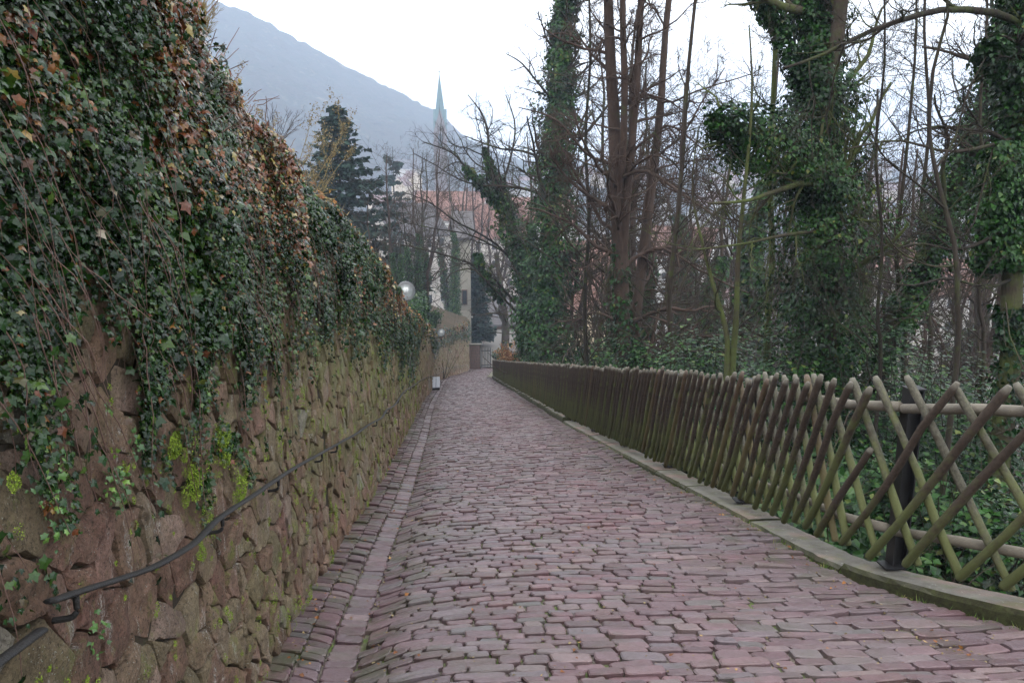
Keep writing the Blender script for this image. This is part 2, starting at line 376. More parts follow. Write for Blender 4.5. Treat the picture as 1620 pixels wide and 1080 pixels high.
M['copper'] = m_plain('green copper', (.085, .15, .16), .7, .15, .6, .1)
M['churchstone'] = m_plain('church stone', (.14, .12, .12), .9, .2, .5, .1)
M['plaza'] = m_plain('pale forecourt', (.13, .12, .107), .9, .15, 1.5, .3)

# ------------------------------------------------------------------ ground, valley and hill
def valley_z(r): return VALLEY + .075*np.clip(r-420, 0, 1200)
def ground_z(X, Y):
    X = np.asarray(X, float); Y = np.asarray(Y, float)
    Yc = np.clip(Y, -30, 9999); base = path_z(Yc)
    u = X-(kerb_in(Y)+.30)
    right = base-.14-.50*np.clip(u, 0, 400)-.25*np.clip(u-.3, 0, 4) + (fbm(X*.6, Y*.6, 5)-.5)*.6*np.clip(u/2, 0, 1)
    v = (wall_x(Y)-.3)-X
    fade = 1-sstep(Y, 82, 96)
    left = base+(wall_top(Y)-.12+.34*np.clip(v, 0, 26)+(fbm(X*.5, Y*.5, 9)-.5)*.5*np.clip(v, 0, 1))*fade - .0*v
    z = np.where(X < wall_x(Y)-.3, left, np.where(u > 0, right, base-.16))
    r = np.hypot(X, Y)
    return np.maximum(z, valley_z(r)-.5)
rows = np.concatenate([np.arange(-300, -20, 40), np.arange(-20, -4, 4), np.arange(-4, 90, 1.0), np.arange(90, 180, 5), np.geomspace(180, 2900, 24)])
lc = -np.array([2900, 1200, 500, 250, 150, 90, 60, 40, 28, 20, 15, 11, 8, 6, 4.5, 3.2, 2.2, 1.4, .8, .4, .02, 0])
rc = np.array([0, .15, .3, .6, .9, 1.3, 1.8, 2.4, 3.2, 4.2, 5.4, 7, 9, 12, 15, 19, 24, 30, 38, 48, 62, 80, 110, 160, 250, 500, 1200, 2900])
G = []
for Y in rows:
    wx, kx = float(wall_x(Y))-.3, float(kerb_in(Y))+.3
    xs = np.concatenate([wx+lc, [wx+.01, wx+1.5, kx-1.0, kx-.01], kx+rc]); xs[21] = wx-.002
    G.append(np.stack([xs, np.full_like(xs, Y), ground_z(xs, np.full_like(xs, Y))], 1))
G = np.array(G); nr, nc = G.shape[:2]
ii, jj = np.meshgrid(np.arange(nr-1), np.arange(nc-1), indexing='ij'); a = (ii*nc+jj).ravel()
me = mesh_np('ground', G, [np.stack([a, a+1, a+nc+1, a+nc], 1)], [M['ground'], M['field']], True,
             fmat=(np.hypot(G[:-1, :-1, 0], G[:-1, :-1, 1]).ravel() > 170).astype(int))
tag(link('ground', me), kind='structure')

crest_px = [(-900, -60), (-300, -60), (100, -50), (250, -30), (371, 10), (420, 34), (466, 60), (522, 90), (560, 110), (598, 129), (654, 157), (690, 176), (730, 212), (790, 246), (900, 268), (1200, 274), (1700, 276), (2600, 276)]
cr = []
for px, py in crest_px:
    d = FW+(px-810)/FPX*RT+(540-py)/FPX*UP; cr.append((math.atan2(d[0], d[1]), d[2]/math.hypot(d[0], d[1])))
cr = np.array(cr)
def hill_z(X, Y, detail=False):
    r = np.hypot(X, Y); az = np.arctan2(X, Y); te = np.interp(az, cr[:, 0], cr[:, 1])
    crest = EYE+te*1000
    s = np.clip((r-400)/600, 0, 1); s2 = np.clip((r-1000)/450, 0, 1)
    z = valley_z(np.minimum(r, 1000)) + (crest-valley_z(1000))*(s**1.15) - np.clip(crest-VALLEY, 20, 400)*s2
    if detail: z = z+(fbm(X/9, Y/9, 3, 3)-.5)*9*sstep(s, 0, .3)+(fbm(X/70, Y/70, 4)-.5)*26*s*(1-s)*2
    return z
def land_z(X, Y):
    g = ground_z(X, Y); return np.where(np.hypot(X, Y) > 400, np.maximum(g, hill_z(X, Y)), g)
az = np.linspace(cr[1, 0]-.15, cr[-1, 0], 420); rr = np.concatenate([np.linspace(395, 1010, 110), np.linspace(1030, 1450, 8)])
A, Rr = np.meshgrid(az, rr, indexing='ij'); X, Y = Rr*np.sin(A), Rr*np.cos(A)
H = np.stack([X, Y, hill_z(X, Y, True)], 2); nr, nc = H.shape[:2]
ii, jj = np.meshgrid(np.arange(nr-1), np.arange(nc-1), indexing='ij'); a = (ii*nc+jj).ravel()
tag(link('hill', mesh_np('hill', H, [np.stack([a, a+nc, a+nc+1, a+1], 1)], M['hill'], True)), kind='structure')

# ------------------------------------------------------------------ the paved path
def surf(X, Y):
    wx = wall_x(Y); u = X-(wx+.45)
    z = path_z(Y)-.05*np.exp(-(u/.16)**2)+.045*(1-((X-1.25)/1.8)**2)+(fbm(X*.55, Y*.3, 21)-.5)*.11+(fbm(X*1.6, Y*1.1, 22)-.5)*.035
    return z
ys = np.concatenate([np.arange(-2, 12, .12), np.arange(12, 30, .25), np.arange(30, 80.1, .6)]); us = np.linspace(0, 1, 34)
P = np.array([[(float(wall_x(y))-.12)*(1-u)+(float(kerb_in(y))+.06)*u for u in us] for y in ys]); Yg = np.repeat(ys[:, None], 34, 1)
B = np.stack([P, Yg, surf(P, Yg)-.003], 2); nr, nc = B.shape[:2]
ii, jj = np.meshgrid(np.arange(nr-1), np.arange(nc-1), indexing='ij'); a = (ii*nc+jj).ravel()
path = link('path', mesh_np('path', B, [np.stack([a, a+1, a+nc+1, a+nc], 1)], M['bed'], True)); tag(path, kind='structure')

def sett(q, K):
    """q: four corners (x,y) anticlockwise -> outline of a rounded block"""
    per = K//4; t = np.array([.02]) if per == 1 else .13+.74*np.arange(per)/(per-1)
    n = np.roll(q, -1, 0); pts = (q[:, None]+(n-q)[:, None]*t[None, :, None]).reshape(-1, 2)
    if K > 4: pts += rng.normal(0, .0026, pts.shape)
    return pts
setts = {12: [], 8: [], 4: []}
def add_sett(q, edge=.3, Kf=None):
    q = np.array(q, float); c = q.mean(0)
    K = 12 if c[1] < 8 else (8 if c[1] < 20 else 4)
    g = rng.uniform(.0032, .008); ctr = q.mean(0); d = ctr-q; q = q+d/np.linalg.norm(d, axis=1, keepdims=True)*g*1.3
    area = abs((q[2]-q[0])[0]*(q[3]-q[1])[1]-(q[2]-q[0])[1]*(q[3]-q[1])[0])/2
    setts[K].append((sett(q, K), edge, area/(c[1]**3), c))
def finish_setts(L, K):
    pts = np.array([i[0] for i in L]); c = pts.mean(1); m = len(L)
    d = c[:, None]-pts; Ln = np.linalg.norm(d, axis=2, keepdims=True); inn = pts+d/Ln*np.minimum(.008, Ln*.25)
    top = rng.uniform(.008, .03, m)+(rng.random(m) < .08)*.012; T = rng.normal(0, .035, (m, 2))-[0, .045]; sc = surf(c[:, 0], c[:, 1])
    def zz(p, o):
        z = surf(p[..., 0], p[..., 1])*.75+.25*sc[:, None]+top[:, None]+((p-c[:, None])*T[:, None]).sum(2)+o
        return np.concatenate([p, z[..., None]], 2)
    V = np.concatenate([zz(pts, -.045), zz(pts, -.006), zz(inn, .0)], 1)
    return [(V[i], {'edge': L[i][1]}, L[i][2], c[i]) for i in range(m)]
# tables of the slow noise, looked up bilinearly while the rows are laid
_gy = np.arange(0, 84, .1); _gx = np.arange(-1.2, 6.6, .1)
_gX, _gY = np.meshgrid(_gx, _gy, indexing='ij')
def roff(X, Y):
    u = X-(wall_x(Y)+.45)
    return -.16*np.exp(-np.clip(u, 0, 9)/.4)+(vn(X*.45, Y*.3, 31)-.5)*.34+(vn(X*1.3, Y*.9, 32)-.5)*.03
_gR = roff(_gX, _gY); _kin = kerb_in(_gy); _wx = wall_x(_gy)
def ro(x, y):
    i = (x+1.2)*10; j = y*10; a = int(i); b = int(j); f = i-a; g = j-b
    return (_gR[a, b]*(1-f)+_gR[a+1, b]*f)*(1-g)+(_gR[a, b+1]*(1-f)+_gR[a+1, b+1]*f)*g
y = 2.3
while y < 79.5:
    h = (rng.uniform(.055, .083) if rng.random() < .9 else rng.uniform(.09, .12)) if y < 20 else rng.uniform(.11, .15)
    x = float(wall_x(y))+.45+rng.uniform(-.01, .03)-rng.uniform(0, .02); xr = float(kerb_in(y))-(.36 if y > 9 else .015)
    wxy = float(wall_x(y))+.45
    while x < xr-.06:
        w = (random.uniform(.11, .18) if random.random() < .6 else random.uniform(.17, .26))*(1.25 if x > 1.6 and y < 6 else 1); w = min(w, xr-x)
        if xr-x-w < .07: w = xr-x
        o0, o1, p0, p1 = ro(x, y), ro(x+w, y), ro(x, y+h), ro(x+w, y+h)
        e = .25+.55*math.exp(-abs(x-wxy)/.35)+.4*math.exp(-abs(x+w-xr)/.3)
        add_sett([(x, y+o0), (x+w, y+o1), (x+w, y+h+p1), (x, y+h+p0)], e)
        x += w
    y += h
def strip(fx0, fx1, hmin, hmax, skew, edge, y0, y1):
    y = y0
    while y < y1:
        h = rng.uniform(hmin, hmax); a0, a1 = float(fx0(y)), float(fx1(y)); s = skew*(a1-a0)
        add_sett([(a0, y+s), (a1, y-s*.0), (a1, y+h), (a0, y+h+s)], edge); y += h
strip(lambda y: wall_x(y)+.28, lambda y: wall_x(y)+.445, .09, .17, 0, .45, 2.3, 78)
strip(lambda y: wall_x(y)+.135, lambda y: wall_x(y)+.28, .075, .14, .55, .85, 2.3, 78)
strip(lambda y: wall_x(y)-.03, lambda y: wall_x(y)+.135, .075, .14, .55, 1.0, 2.3, 78)
strip(lambda y: kerb_in(y)-.36, lambda y: kerb_in(y)-.18, .08, .13, -.6, .6, 9.1, 62)
strip(lambda y: kerb_in(y)-.18, lambda y: kerb_in(y)-.01, .08, .13, -.6, .9, 9.1, 62)
def pieces(parent, name, batches, mat, n_ind, smooth=True):
    """batches: list of (list of (V, attrvalue, weight, centre), faces); the n_ind that show largest become objects of their own"""
    allp = []; RN = []
    for b, (L, faces) in enumerate(batches):
        C = np.array([it[3] for it in L]); RN.append(hsh((C[:, 0]*977).astype(int), (C[:, 1]*1013).astype(int), 5))
        vis = inview(np.array([it[0].mean(0) for it in L])+np.array(parent.location), .02)
        allp += [(it[2] if v else it[2]*1e-6, b, i) for i, (it, v) in enumerate(zip(L, vis))]
    allp.sort(reverse=True); near = {(b, i) for _, b, i in allp[:n_ind]}
    for b, (L, faces) in enumerate(batches):
        far = []
        for i, it in enumerate(L):
            if (b, i) in near:
                V = it[0]; link(name, mesh_np(name, V, faces, mat, smooth, dict(rnd=np.full(len(V), RN[b][i]), **{k: np.full(len(V), v) for k, v in it[1].items()})), parent)
            else: far.append(i)
        if far:
            k = len(L[0][0]); V = np.array([L[i][0] for i in far]); at2 = {'rnd': np.repeat(RN[b][far], k)}
            for kk in L[0][1]: at2[kk] = np.repeat([L[i][1][kk] for i in far], k)
            o = link(name+'s', mesh_np(name+'s', V, multi(V, faces, k), mat, smooth, at2), parent); o['kind'] = 'stuff'
def ringf(K, n, cap=True): return [np.array(f) for f in tube_faces(n, K, False)]+([np.array([[(n-1)*K+j for j in range(K)]])] if cap else [])
pieces(path, 'cobble', [(finish_setts(setts[K], K), ringf(K, 3)) for K in (12, 8, 4) if setts[K]], M['cobble'], 300, smooth=False)

# ------------------------------------------------------------------ kerb slabs
kerb = empty('kerb', (3, 5, float(path_z(5)))); tag(kerb, kind='structure')
y = 1.9
while y < 60:
    L = rng.uniform(1.1, 1.9) if y < 20 else rng.uniform(.5, 1.0)
    hgt = .075 if y < 17 else rng.uniform(.14, .2)
    if y < 4.0: hgt = .09
    n = max(6, int(L/.09)) if y < 15 else 5; jz = rng.normal(0, .008); ss = np.linspace(y+.014, y+L-.012, n)
    ring = []
    rough = .006 if y < 6 else .004
    m = 5
    for s in ss:
        xi = float(kerb_in(s)); w = float(kerb_w(s)); z = float(path_z(s))+jz
        j = rng.normal(0, rough, 6); base = z
        prof = [(xi+j[0]*.4, -.14), (xi+j[0], hgt-.03+j[1]*.5), (xi+.022+j[0], hgt+j[2]*.25), (xi+w*.5, hgt+.004+j[3]*.25), (xi+w-.02+j[4]*.7, hgt+j[3]*.2), (xi+w+j[4]*.7, hgt-.03), (xi+w+j[4]*.4, -.35)]
        ring.append([(px, s, base+pz) for px, pz in prof])
    V = np.array(ring).reshape(-1, 3); k = 7
    F = []
    for i in range(n-1):
        for q in range(k-1): F.append((i*k+q, (i+1)*k+q, (i+1)*k+q+1, i*k+q+1))
    me = mesh_np('kerb_stone', local(kerb, V), [np.array(F), np.array([list(range(k)), [(n-1)*k+q for q in range(k)][::-1]])], M['kerb'], False, {'rnd': np.full(len(V), random.random())})
    link('kerb_stone', me, kerb); y += L

# ------------------------------------------------------------------ the rubble wall
_wy = np.arange(-3, 82, .15); _wt = np.arange(-.6, 6.4, .15); _WY, _WT = np.meshgrid(_wy, _wt, indexing='ij')
_WN = (fbm(_WY*.7, _WT*.9, 41)-.5)*.13*np.clip(_WT*2, .3, 1)
def wpos(Y, t, dep):
    Y = np.asarray(Y, float); t = np.asarray(t, float)
    i = np.clip((Y+3)/.15, 0, len(_wy)-2); j = np.clip((t+.6)/.15, 0, len(_wt)-2); a = i.astype(int); b = j.astype(int); f = i-a; g = j-b
    nz = (_WN[a, b]*(1-f)+_WN[a+1, b]*f)*(1-g)+(_WN[a, b+1]*(1-f)+_WN[a+1, b+1]*f)*g
    x = wall_x(Y)-.035*t+nz+dep
    return np.stack([x+0*t, Y+0*t, path_z(Y)+t], -1)
wall = thing('retaining_wall', 'long red sandstone rubble wall beside the cobbled path', 'wall', (-1, 0, 0))
ys = np.concatenate([np.arange(-1.5, 20, .25), np.arange(20, 79, .75), [79]]); nt = 13
def sheet(dep, close=True):
    V = []
    for yv in ys:
        ts = np.linspace(-.25, float(wall_top(yv))-.05, nt); V.append(wpos(np.full(nt, yv), ts, dep))
    return np.array(V)
Vf = sheet(-.02); Vb = Vf[:, ::-1].copy(); Vb[:, :, 0] = (wall_x(ys)-.5)[:, None]
V = np.concatenate([Vf, Vb], 1); ny, k = V.shape[:2]
me = mesh_np('mortar', local(wall, V.reshape(-1, 3)), tube_faces(ny, k), M['mortar'], False)
link('mortar', me, wall)
def cells(y0, y1, wy, wt, seed):
    r = random.Random(seed); S = []; ty = 0; t = -.1; row = 0
    T = float(wall_top(y1))
    while t < T+.1:
        h = wt*r.uniform(.7, 1.3); x = y0-wy+r.random()*wy
        while x < y1+wy:
            S.append((x, t+r.uniform(-.5, .5)*h*1.1)); x += wy*r.choice([.4, .6, .9, 1.2, 1.7, 2.1])
        t += h
    S = np.array(S); W = np.array([r.uniform(0, (wt*.72)**2) for _ in S]); out = []; an = (wt/wy)**.6
    for i, (x, t) in enumerate(S):
        if not (y0 <= x < y1): continue
        D = S-S[i]; d2 = (D[:, 0]*an)**2+D[:, 1]**2; nb = np.argsort(d2)[1:22]
        poly = [(x-wy*1.4, max(t-wt*2, -.14)), (x+wy*1.4, max(t-wt*2, -.14)), (x+wy*1.4, t+wt*2), (x-wy*1.4, t+wt*2)]
        for j in nb:
            nx, nyy = D[j, 0]*an*an, D[j, 1]; c0 = (d2[j]+W[i]-W[j])/2
            q = []; m = len(poly)
            vals = [(p[0]-x)*nx+(p[1]-t)*nyy-c0 for p in poly]
            for a_ in range(m):
                b_ = (a_+1) % m; va, vb = vals[a_], vals[b_]
                if va <= 0: q.append(poly[a_])
                if (va < 0 < vb) or (vb < 0 < va):
                    f = va/(va-vb); q.append((poly[a_][0]+(poly[b_][0]-poly[a_][0])*f, poly[a_][1]+(poly[b_][1]-poly[a_][1])*f))
            poly = q
            if len(poly) < 3: break
        if len(poly) >= 3: out.append(np.array(poly))
    return out
stonesN, stonesF = [], []
def alg_at(Y, t): return float(np.clip(.34+.75*sstep(Y, 3.2, 6.5)*(1-.65*sstep(Y, 22, 34))*sstep(t, .2, 1.1)+.3*(vn(Y*.9, t*1.1, 77)-.5), 0, 1))
def add_stone(poly, K, store, depth):
    c = poly.mean(0); n = len(poly); L = np.linalg.norm(np.roll(poly, -1, 0)-poly, axis=1); cum = np.concatenate([[0], np.cumsum(L)]); tot = cum[-1]
    if tot < .22: return
    sArr = np.arange(K)/K*tot; cv = [float(v) for v in cum[:-1]]; 
    for v in cv: k_ = int(np.argmin(np.abs(sArr-v))); sArr[k_] = v
    pts = []
    for s in sArr:
        i = min(np.searchsorted(cum, s % tot, side='right')-1, n-1); f = ((s % tot)-cum[i])/max(L[i], 1e-6); pts.append(poly[i]+(poly[(i+1) % n]-poly[i])*f)
    pts = np.array(pts); c = pts.mean(0)
    if c[1] > float(wall_top(c[0]))-.03: return
    pts += rng.normal(0, .006, pts.shape)
    d = c-pts; rad = np.linalg.norm(d, axis=1, keepdims=True)
    j = rng.uniform(.003, .009); outl = pts+d/rad*j; h = rng.uniform(-.006, .02)*min(1, tot); gx, gy = rng.normal(0, .07, 2)
    def ring(f, dep):
        p = c+(outl-c)*f
        if dep < -.05: return wpos(p[:, 0], p[:, 1], dep)
        lump = (vn(p[:, 0]*7, p[:, 1]*8, 43)-.5)*.02+(vn(p[:, 0]*21, p[:, 1]*23, 44)-.5)*.014+(vn(p[:, 0]*50, p[:, 1]*50, 45)-.5)*.005*(K == 16)
        return wpos(p[:, 0], p[:, 1], dep+(p[:, 0]-c[0])*gx+(p[:, 1]-c[1])*gy+lump)
    rings = [ring(1, -.09), ring(1.0, h-.02), ring(.955, h-.003), ring(.8, h)] if K > 8 else [ring(1, -.09), ring(1.0, h-.02), ring(.88, h)]
    if K == 16: rings += [ring(.5, h+.002), ring(.22, h+.003)]
    area = .5*abs(np.dot(outl[:, 0], np.roll(outl[:, 1], -1))-np.dot(outl[:, 1], np.roll(outl[:, 0], -1)))
    V = np.concatenate(rings)
    al = alg_at(c[0], c[1])
    Yc = max(c[0], 1.2); store.append((V, {'alg': al}, area/Yc**3*(1.0 if c[1] < 1.7 or c[0] > 5 else .15), c))
for p in cells(-.6, 6, .165, .13, 1): add_stone(p, 16, stonesN, .03)
stonesM = []
for p in cells(6, 11, .185, .14, 4): add_stone(p, 12, stonesM, .03)
for p in cells(11, 26, .23, .16, 2): add_stone(p, 8, stonesF, .03)
for p in cells(26, 78.6, .42, .24, 3): add_stone(p, 8, stonesF, .03)
for L in (stonesN, stonesM, stonesF):
    for i, (V, a_, w, c) in enumerate(L): L[i] = (local(wall, V), a_, w, c)
pieces(wall, 'stone', [(stonesN, ringf(16, 6)), (stonesM, ringf(12, 4)), (stonesF, ringf(8, 3))], M['stone'], 300, smooth=False)

# ------------------------------------------------------------------ the lattice fence
fence = thing('lattice_fence', 'rustic wooden criss-cross fence on black steel posts along the kerb', 'fence', (3.1, 5.6, float(path_z(5.6))))
YS = np.linspace(2.4, 61.3, 3000)
def fline(Y): return kerb_in(Y)+tab(Y, [(2.5, .2), (4.3, .14), (5, .12), (7.4, .14), (60, .16)])
seg = np.hypot(np.hypot(np.diff(fline(YS)), np.diff(YS)), 0); S_ = np.concatenate([[0], np.cumsum(seg)])
def fp(s, h, off=0.0):
    Y = float(np.interp(s, S_, YS)); x = float(fline(Y)); e = .05
    tx, ty = float(fline(Y+e)-fline(Y-e)), 2*e; l = math.hypot(tx, ty); nx, nyy = -ty/l, tx/l   # towards the path
    return np.array([x+nx*off, Y+nyy*off, float(path_z(Y))+h])
K = 8
def picket_local(seed, L=1.0):
    r = random.Random(seed); P = np.zeros((1, 7, 3)); zs = [0, .012, .25, .5, .75, .965, 1.0]; P[0, :, 2] = zs
    P[0, 2:5, 0] = [r.uniform(-.016, .016) for _ in range(3)]; P[0, 2:5, 1] = [r.uniform(-.01, .01) for _ in range(3)]
    R = np.array([[.8, 1, 1.02, 1, .98, .97, .62]])
    R[0, 1:6] *= [r.uniform(.9, 1.08) for _ in range(5)]; V = tube_verts(P, R*.0275*r.uniform(.9, 1.1), K, refv=[0, 1, 0])[0]; h = np.repeat(zs, K)
    return V, h
def picket_xf(V, a, b, nrmv):
    ax = b-a; L = np.linalg.norm(ax); ax = ax/L; s = nrm(np.cross(ax, nrmv)); t = np.cross(s, ax)
    W = V.copy(); return a+W[:, 2:3]*L*ax+W[:, 0:1]*s+W[:, 1:2]*t
smax = S_[-1]; s = .15; plist = []
nfr = [picket_local(q) for q in range(6)]
idx = 0
post_s = []
s56 = float(np.interp(4.68, YS, S_))
q = s56
while q < smax: post_s.append(q); q += 2.5
post_s = [s56-2.4]+post_s if s56 > 2.5 else post_s
while s < smax-.4:
    sp = .29 if s < s56+.1 else .185
    s += sp*rng.uniform(.93, 1.07)
    for layer in (0, 1):
        run = (.74 if s < s56+.1 else .66)*rng.uniform(.95, 1.05); s0 = s+(0 if layer == 0 else sp*.5); b, t = .2+rng.normal(0, .018), 1.39+rng.normal(0, .022)
        if layer == 0: A_, B_ = fp(min(s0+run, smax), b, .075), fp(s0, t, .075)
        else: A_, B_ = fp(s0, b, .024), fp(min(s0+run, smax), t, .024)
        if layer == 0 and abs(s-(s56-.05)) < sp*.5: B_ = A_+(B_-A_)*.62        # the one that is broken short
        plist.append((s0, layer, A_, B_, idx % 6)); idx += 1
plist.sort(key=lambda p: p[0] if p[0] > .0 else 99)
far = {0: [], 1: []}
meshes = {}
for q in range(6):
    V, h = nfr[q]
    for layer in (0, 1):
        for v in range(3):
            meshes[(q, layer, v)] = mesh_np('picket', V*np.array([1, 1, 1]), tube_faces(7, K), M['picket_front' if layer == 0 else 'picket_back'], True, {'h': h, 'rnd': np.full(len(V), rng.random())})
for n_, (s0, layer, A_, B_, q) in enumerate(plist):
    nv = fp(s0, 0, 1)-fp(s0, 0, 0)
    if n_ < 300:
        o = link('picket', meshes[(q, layer, int(rng.integers(3)))], fence)
        ax = B_-A_; L = np.linalg.norm(ax); ax = ax/L; sd = nrm(np.cross(ax, nv)); tt = np.cross(sd, ax)
        Mx = Matrix(((sd[0], tt[0], ax[0]*L, A_[0]-fence.location[0]), (sd[1], tt[1], ax[1]*L, A_[1]-fence.location[1]), (sd[2], tt[2], ax[2]*L, A_[2]-fence.location[2]), (0, 0, 0, 1)))
        o.matrix_local = Mx
    else: far[layer].append((picket_xf(nfr[q][0], A_, B_, nv), nfr[q][1]))
for layer in (0, 1):
    if far[layer]:
        V = np.array([f[0] for f in far[layer]]); h = np.concatenate([f[1] for f in far[layer]]); k = V.shape[1]
        o = link('pickets', mesh_np('pickets', local(fence, V.reshape(-1, 3)), multi(V, tube_faces(7, K), k), M['picket_front' if layer == 0 else 'picket_back'], True, {'h': h, 'rnd': np.repeat(rng.random(len(V)), k)}), fence); o['kind'] = 'stuff'
edges = [.1]+post_s+[smax]
for a_, b_ in zip(edges[:-1], edges[1:]):
    for hh in (.38, 1.22):
        n = 6; pts = [fp(a_+(b_-a_)*i/(n-1)+(.03 if i == 0 else 0), hh+.012*math.sin(i*2+a_), -.045) for i in range(n)]
        m = MB(); m.tube(pts, [.034, .035, .033, .034, .033, .031], 8); m.build('rail', M['rail'], fence, True)
for ps in post_s:
    m = MB(); c0, c1 = fp(ps, -.1, -.13), fp(ps, 1.33, -.13); mid = (c0+c1)/2; H_ = c1[2]-c0[2]
    m.box(mid+[-.045, 0, 0], (.01, .09, H_)); m.box(mid+[.045, 0, 0], (.01, .09, H_)); m.box(mid, (.08, .01, H_)); m.box(c1+[0, 0, .006], (.11, .11, .01))
    m.box(fp(ps, .105, -.08)+np.array([0, 0, .01]), (.13, .12, .012))
    m.build('post', M['black'], fence)
endp = fp(smax-.05, .72, .0); m = MB(); m.box(endp, (.11, .11, 1.5), bevel=.01); m.build('end_post', M['rail'], fence)

# ------------------------------------------------------------------ leaves
LOBED = (np.array([(0, .32, .07), (0, 0, 0), (.3, -.1, -.03), (.37, .18, 0), (.6, .38, -.06), (.27, .53, .02), (0, 1, -.08), (-.27, .53, .02), (-.6, .38, -.06), (-.37, .18, 0), (-.3, -.1, -.03)]),
         np.array([(0, i, i+1 if i < 10 else 1) for i in range(1, 11)]))
KITE = (np.array([(0, 0, 0), (.45, .3, .1), (0, 1, 0), (-.45, .3, .1)]), np.array([(0, 1, 2), (0, 2, 3)]))
BLADE = (np.array([(-.05, 0, 0), (.05, 0, 0), (.03, .6, .06), (0, 1, .2), (-.03, .6, .06)]), np.array([(0, 1, 2), (0, 2, 4), (4, 2, 3)]))
def leaves(C, N, U, size, tmpl=KITE, jit=.5):
    m = len(C); N = nrm(N+rng.normal(0, jit, (m, 3))); U = nrm(U+rng.normal(0, jit, (m, 3))); S = nrm(np.cross(U, N)); U = np.cross(N, S)
    T, F = tmpl; sz = np.broadcast_to(size, (m,))[:, None, None]
    V = C[:, None, :]+sz*(T[None, :, 0:1]*S[:, None]+T[None, :, 1:2]*U[:, None]+T[None, :, 2:3]*N[:, None])
    return V, F
def leaf_obj(name, C, N, U, size, mat, parent=None, tmpl=KITE, jit=.5, rnd=None, stuff=False):
    V, F = leaves(C, N, U, size, tmpl, jit); m, k = V.shape[:2]; V = V.reshape(-1, 3)
    if parent is not None: V = local(parent, V)
    r = rng.random(m) if rnd is None else rnd
    o = link(name, mesh_np(name, V, multi(np.zeros((m, k, 3)), [F], k), mat, False, {'rnd': np.repeat(r, k)}), parent)
    if stuff: o['kind'] = 'stuff'
    return o

# ------------------------------------------------------------------ ivy hanging over the wall
ivy = thing('wall_ivy', 'dense dark green ivy with red vine stems hanging over the rubble wall', 'ivy', (-1, 4, float(path_z(4))+2.7))
def tlow(Y): return tab(Y, [(0, 1.5), (1.8, 1.58), (2.6, 1.5), (3.3, 1.45), (4, 1.62), (5, 1.88), (8, 2.15), (12, 2.1), (16, 1.6), (21, 1.35), (24, 1.7), (27, 2.3), (30, 2.7), (36, 2.7), (42, 2.1), (50, 2.3), (56, 2.6), (62, 2.5), (70, 3), (79, 3.4)])
def ivy_pts(n, y0, y1, mound=True):
    Y = rng.uniform(y0, y1, n*2); top = wall_top(Y); t = rng.uniform(1.0, 1.0+(top.max()-1.0)+.35, n*2)
    fr = (vn(Y*2.6, t*.3, 51)-.6)*.6+(vn(Y*9, t*.8, 52)-.5)*.6
    low = tlow(Y)+fr; edge = (t-low)/.45
    holes = fbm(Y*1.8, t*1.8, 53)
    top = top-.5*np.exp(-((Y-19.6)/2.0)**2)-.3*np.exp(-((Y-45.5)/2.5)**2)
    keep = (rng.random(n*2) < np.maximum(np.clip(edge, 0, 1)**.8, .16*(edge > -.9)*(vn(Y*4, t*4, 59) > .62)))*(rng.random(n*2) < .25+.75*sstep(holes, .22, .5))*(t < top+.2+.14*vn(Y*1.3, 0*Y, 54))*(t > .7)
    Y, t, top = Y[keep], t[keep], top[keep]
    bul = .015+(.05+.1*sstep(fbm(Y*1.9, t*2.3, 55), .35, .7))*sstep(t, 1.2, 2.3)*np.clip(.3+(Y-1.2)*.45, .3, 1)
    dep = bul*rng.uniform(.15, 1.1, len(Y))+.02
    P = wpos(Y, t, dep); ov = np.clip(t-top-.12, 0, 9); P[:, 0] -= ov*1.9
    return P, Y, t, ov
nb = 0
ind = []
for (y0, y1, n, sz, tm) in ((1.15, 2.6, 14500, .024, LOBED), (2.6, 4.5, 23000, .026, LOBED), (4.5, 8, 27000, .03, LOBED), (8, 16, 36000, .038, KITE), (16, 30, 20000, .055, KITE), (30, 56, 8000, .1, KITE), (56, 79, 3500, .14, KITE)):
    P, Y, t, ov = ivy_pts(int(n*1.7), y0, y1)
    m = len(P); N = np.tile([1, -.15, .45], (m, 1))+np.stack([0*ov, 0*ov, ov*6], 1); U = np.tile([.15, .25, -1.0], (m, 1))
    r = np.clip(.15+.55*fbm(Y*2.2, t*2.6, 57)+rng.normal(0, .22, m), 0, .89); top_ = wall_top(Y)
    dead = rng.random(m) < .6*(fbm(Y*1.2, t*1.5, 58) > .46)*sstep(t-top_, -.75, -.1)*(Y > 2.6)+ (.035+.3*(vn(Y*1.5, t*2.2, 56) > .8)*sstep(t, 1.6, 2.5)); r[dead] = rng.uniform(.9, 1, dead.sum())
    size = sz*.74*np.exp(rng.normal(-.05, .36, m)); size[rng.random(m) < .03] *= 1.6; size = np.where(Y < 2.6, np.minimum(size, .012+.013*Y), size)
    if y0 < 4:
        w = inview(P, .0)*size/(Y**2)*(rng.random(m) < .2); sel = np.argsort(-w)[:150]; msk = np.ones(m, bool); msk[sel] = False
        V, F = leaves(P[sel], N[sel], U[sel], size[sel], LOBED, .5)
        for q in range(len(sel)): link('leaf', mesh_np('leaf', local(ivy, V[q]), [F], M['ivy'], False, {'rnd': np.full(11, r[sel[q]])}), ivy)
        P, N, U, size, r = P[msk], N[msk], U[msk], size[msk], r[msk]
    leaf_obj('foliage', P, N, U, size, M['ivy'], ivy, tm, .5, r, True)
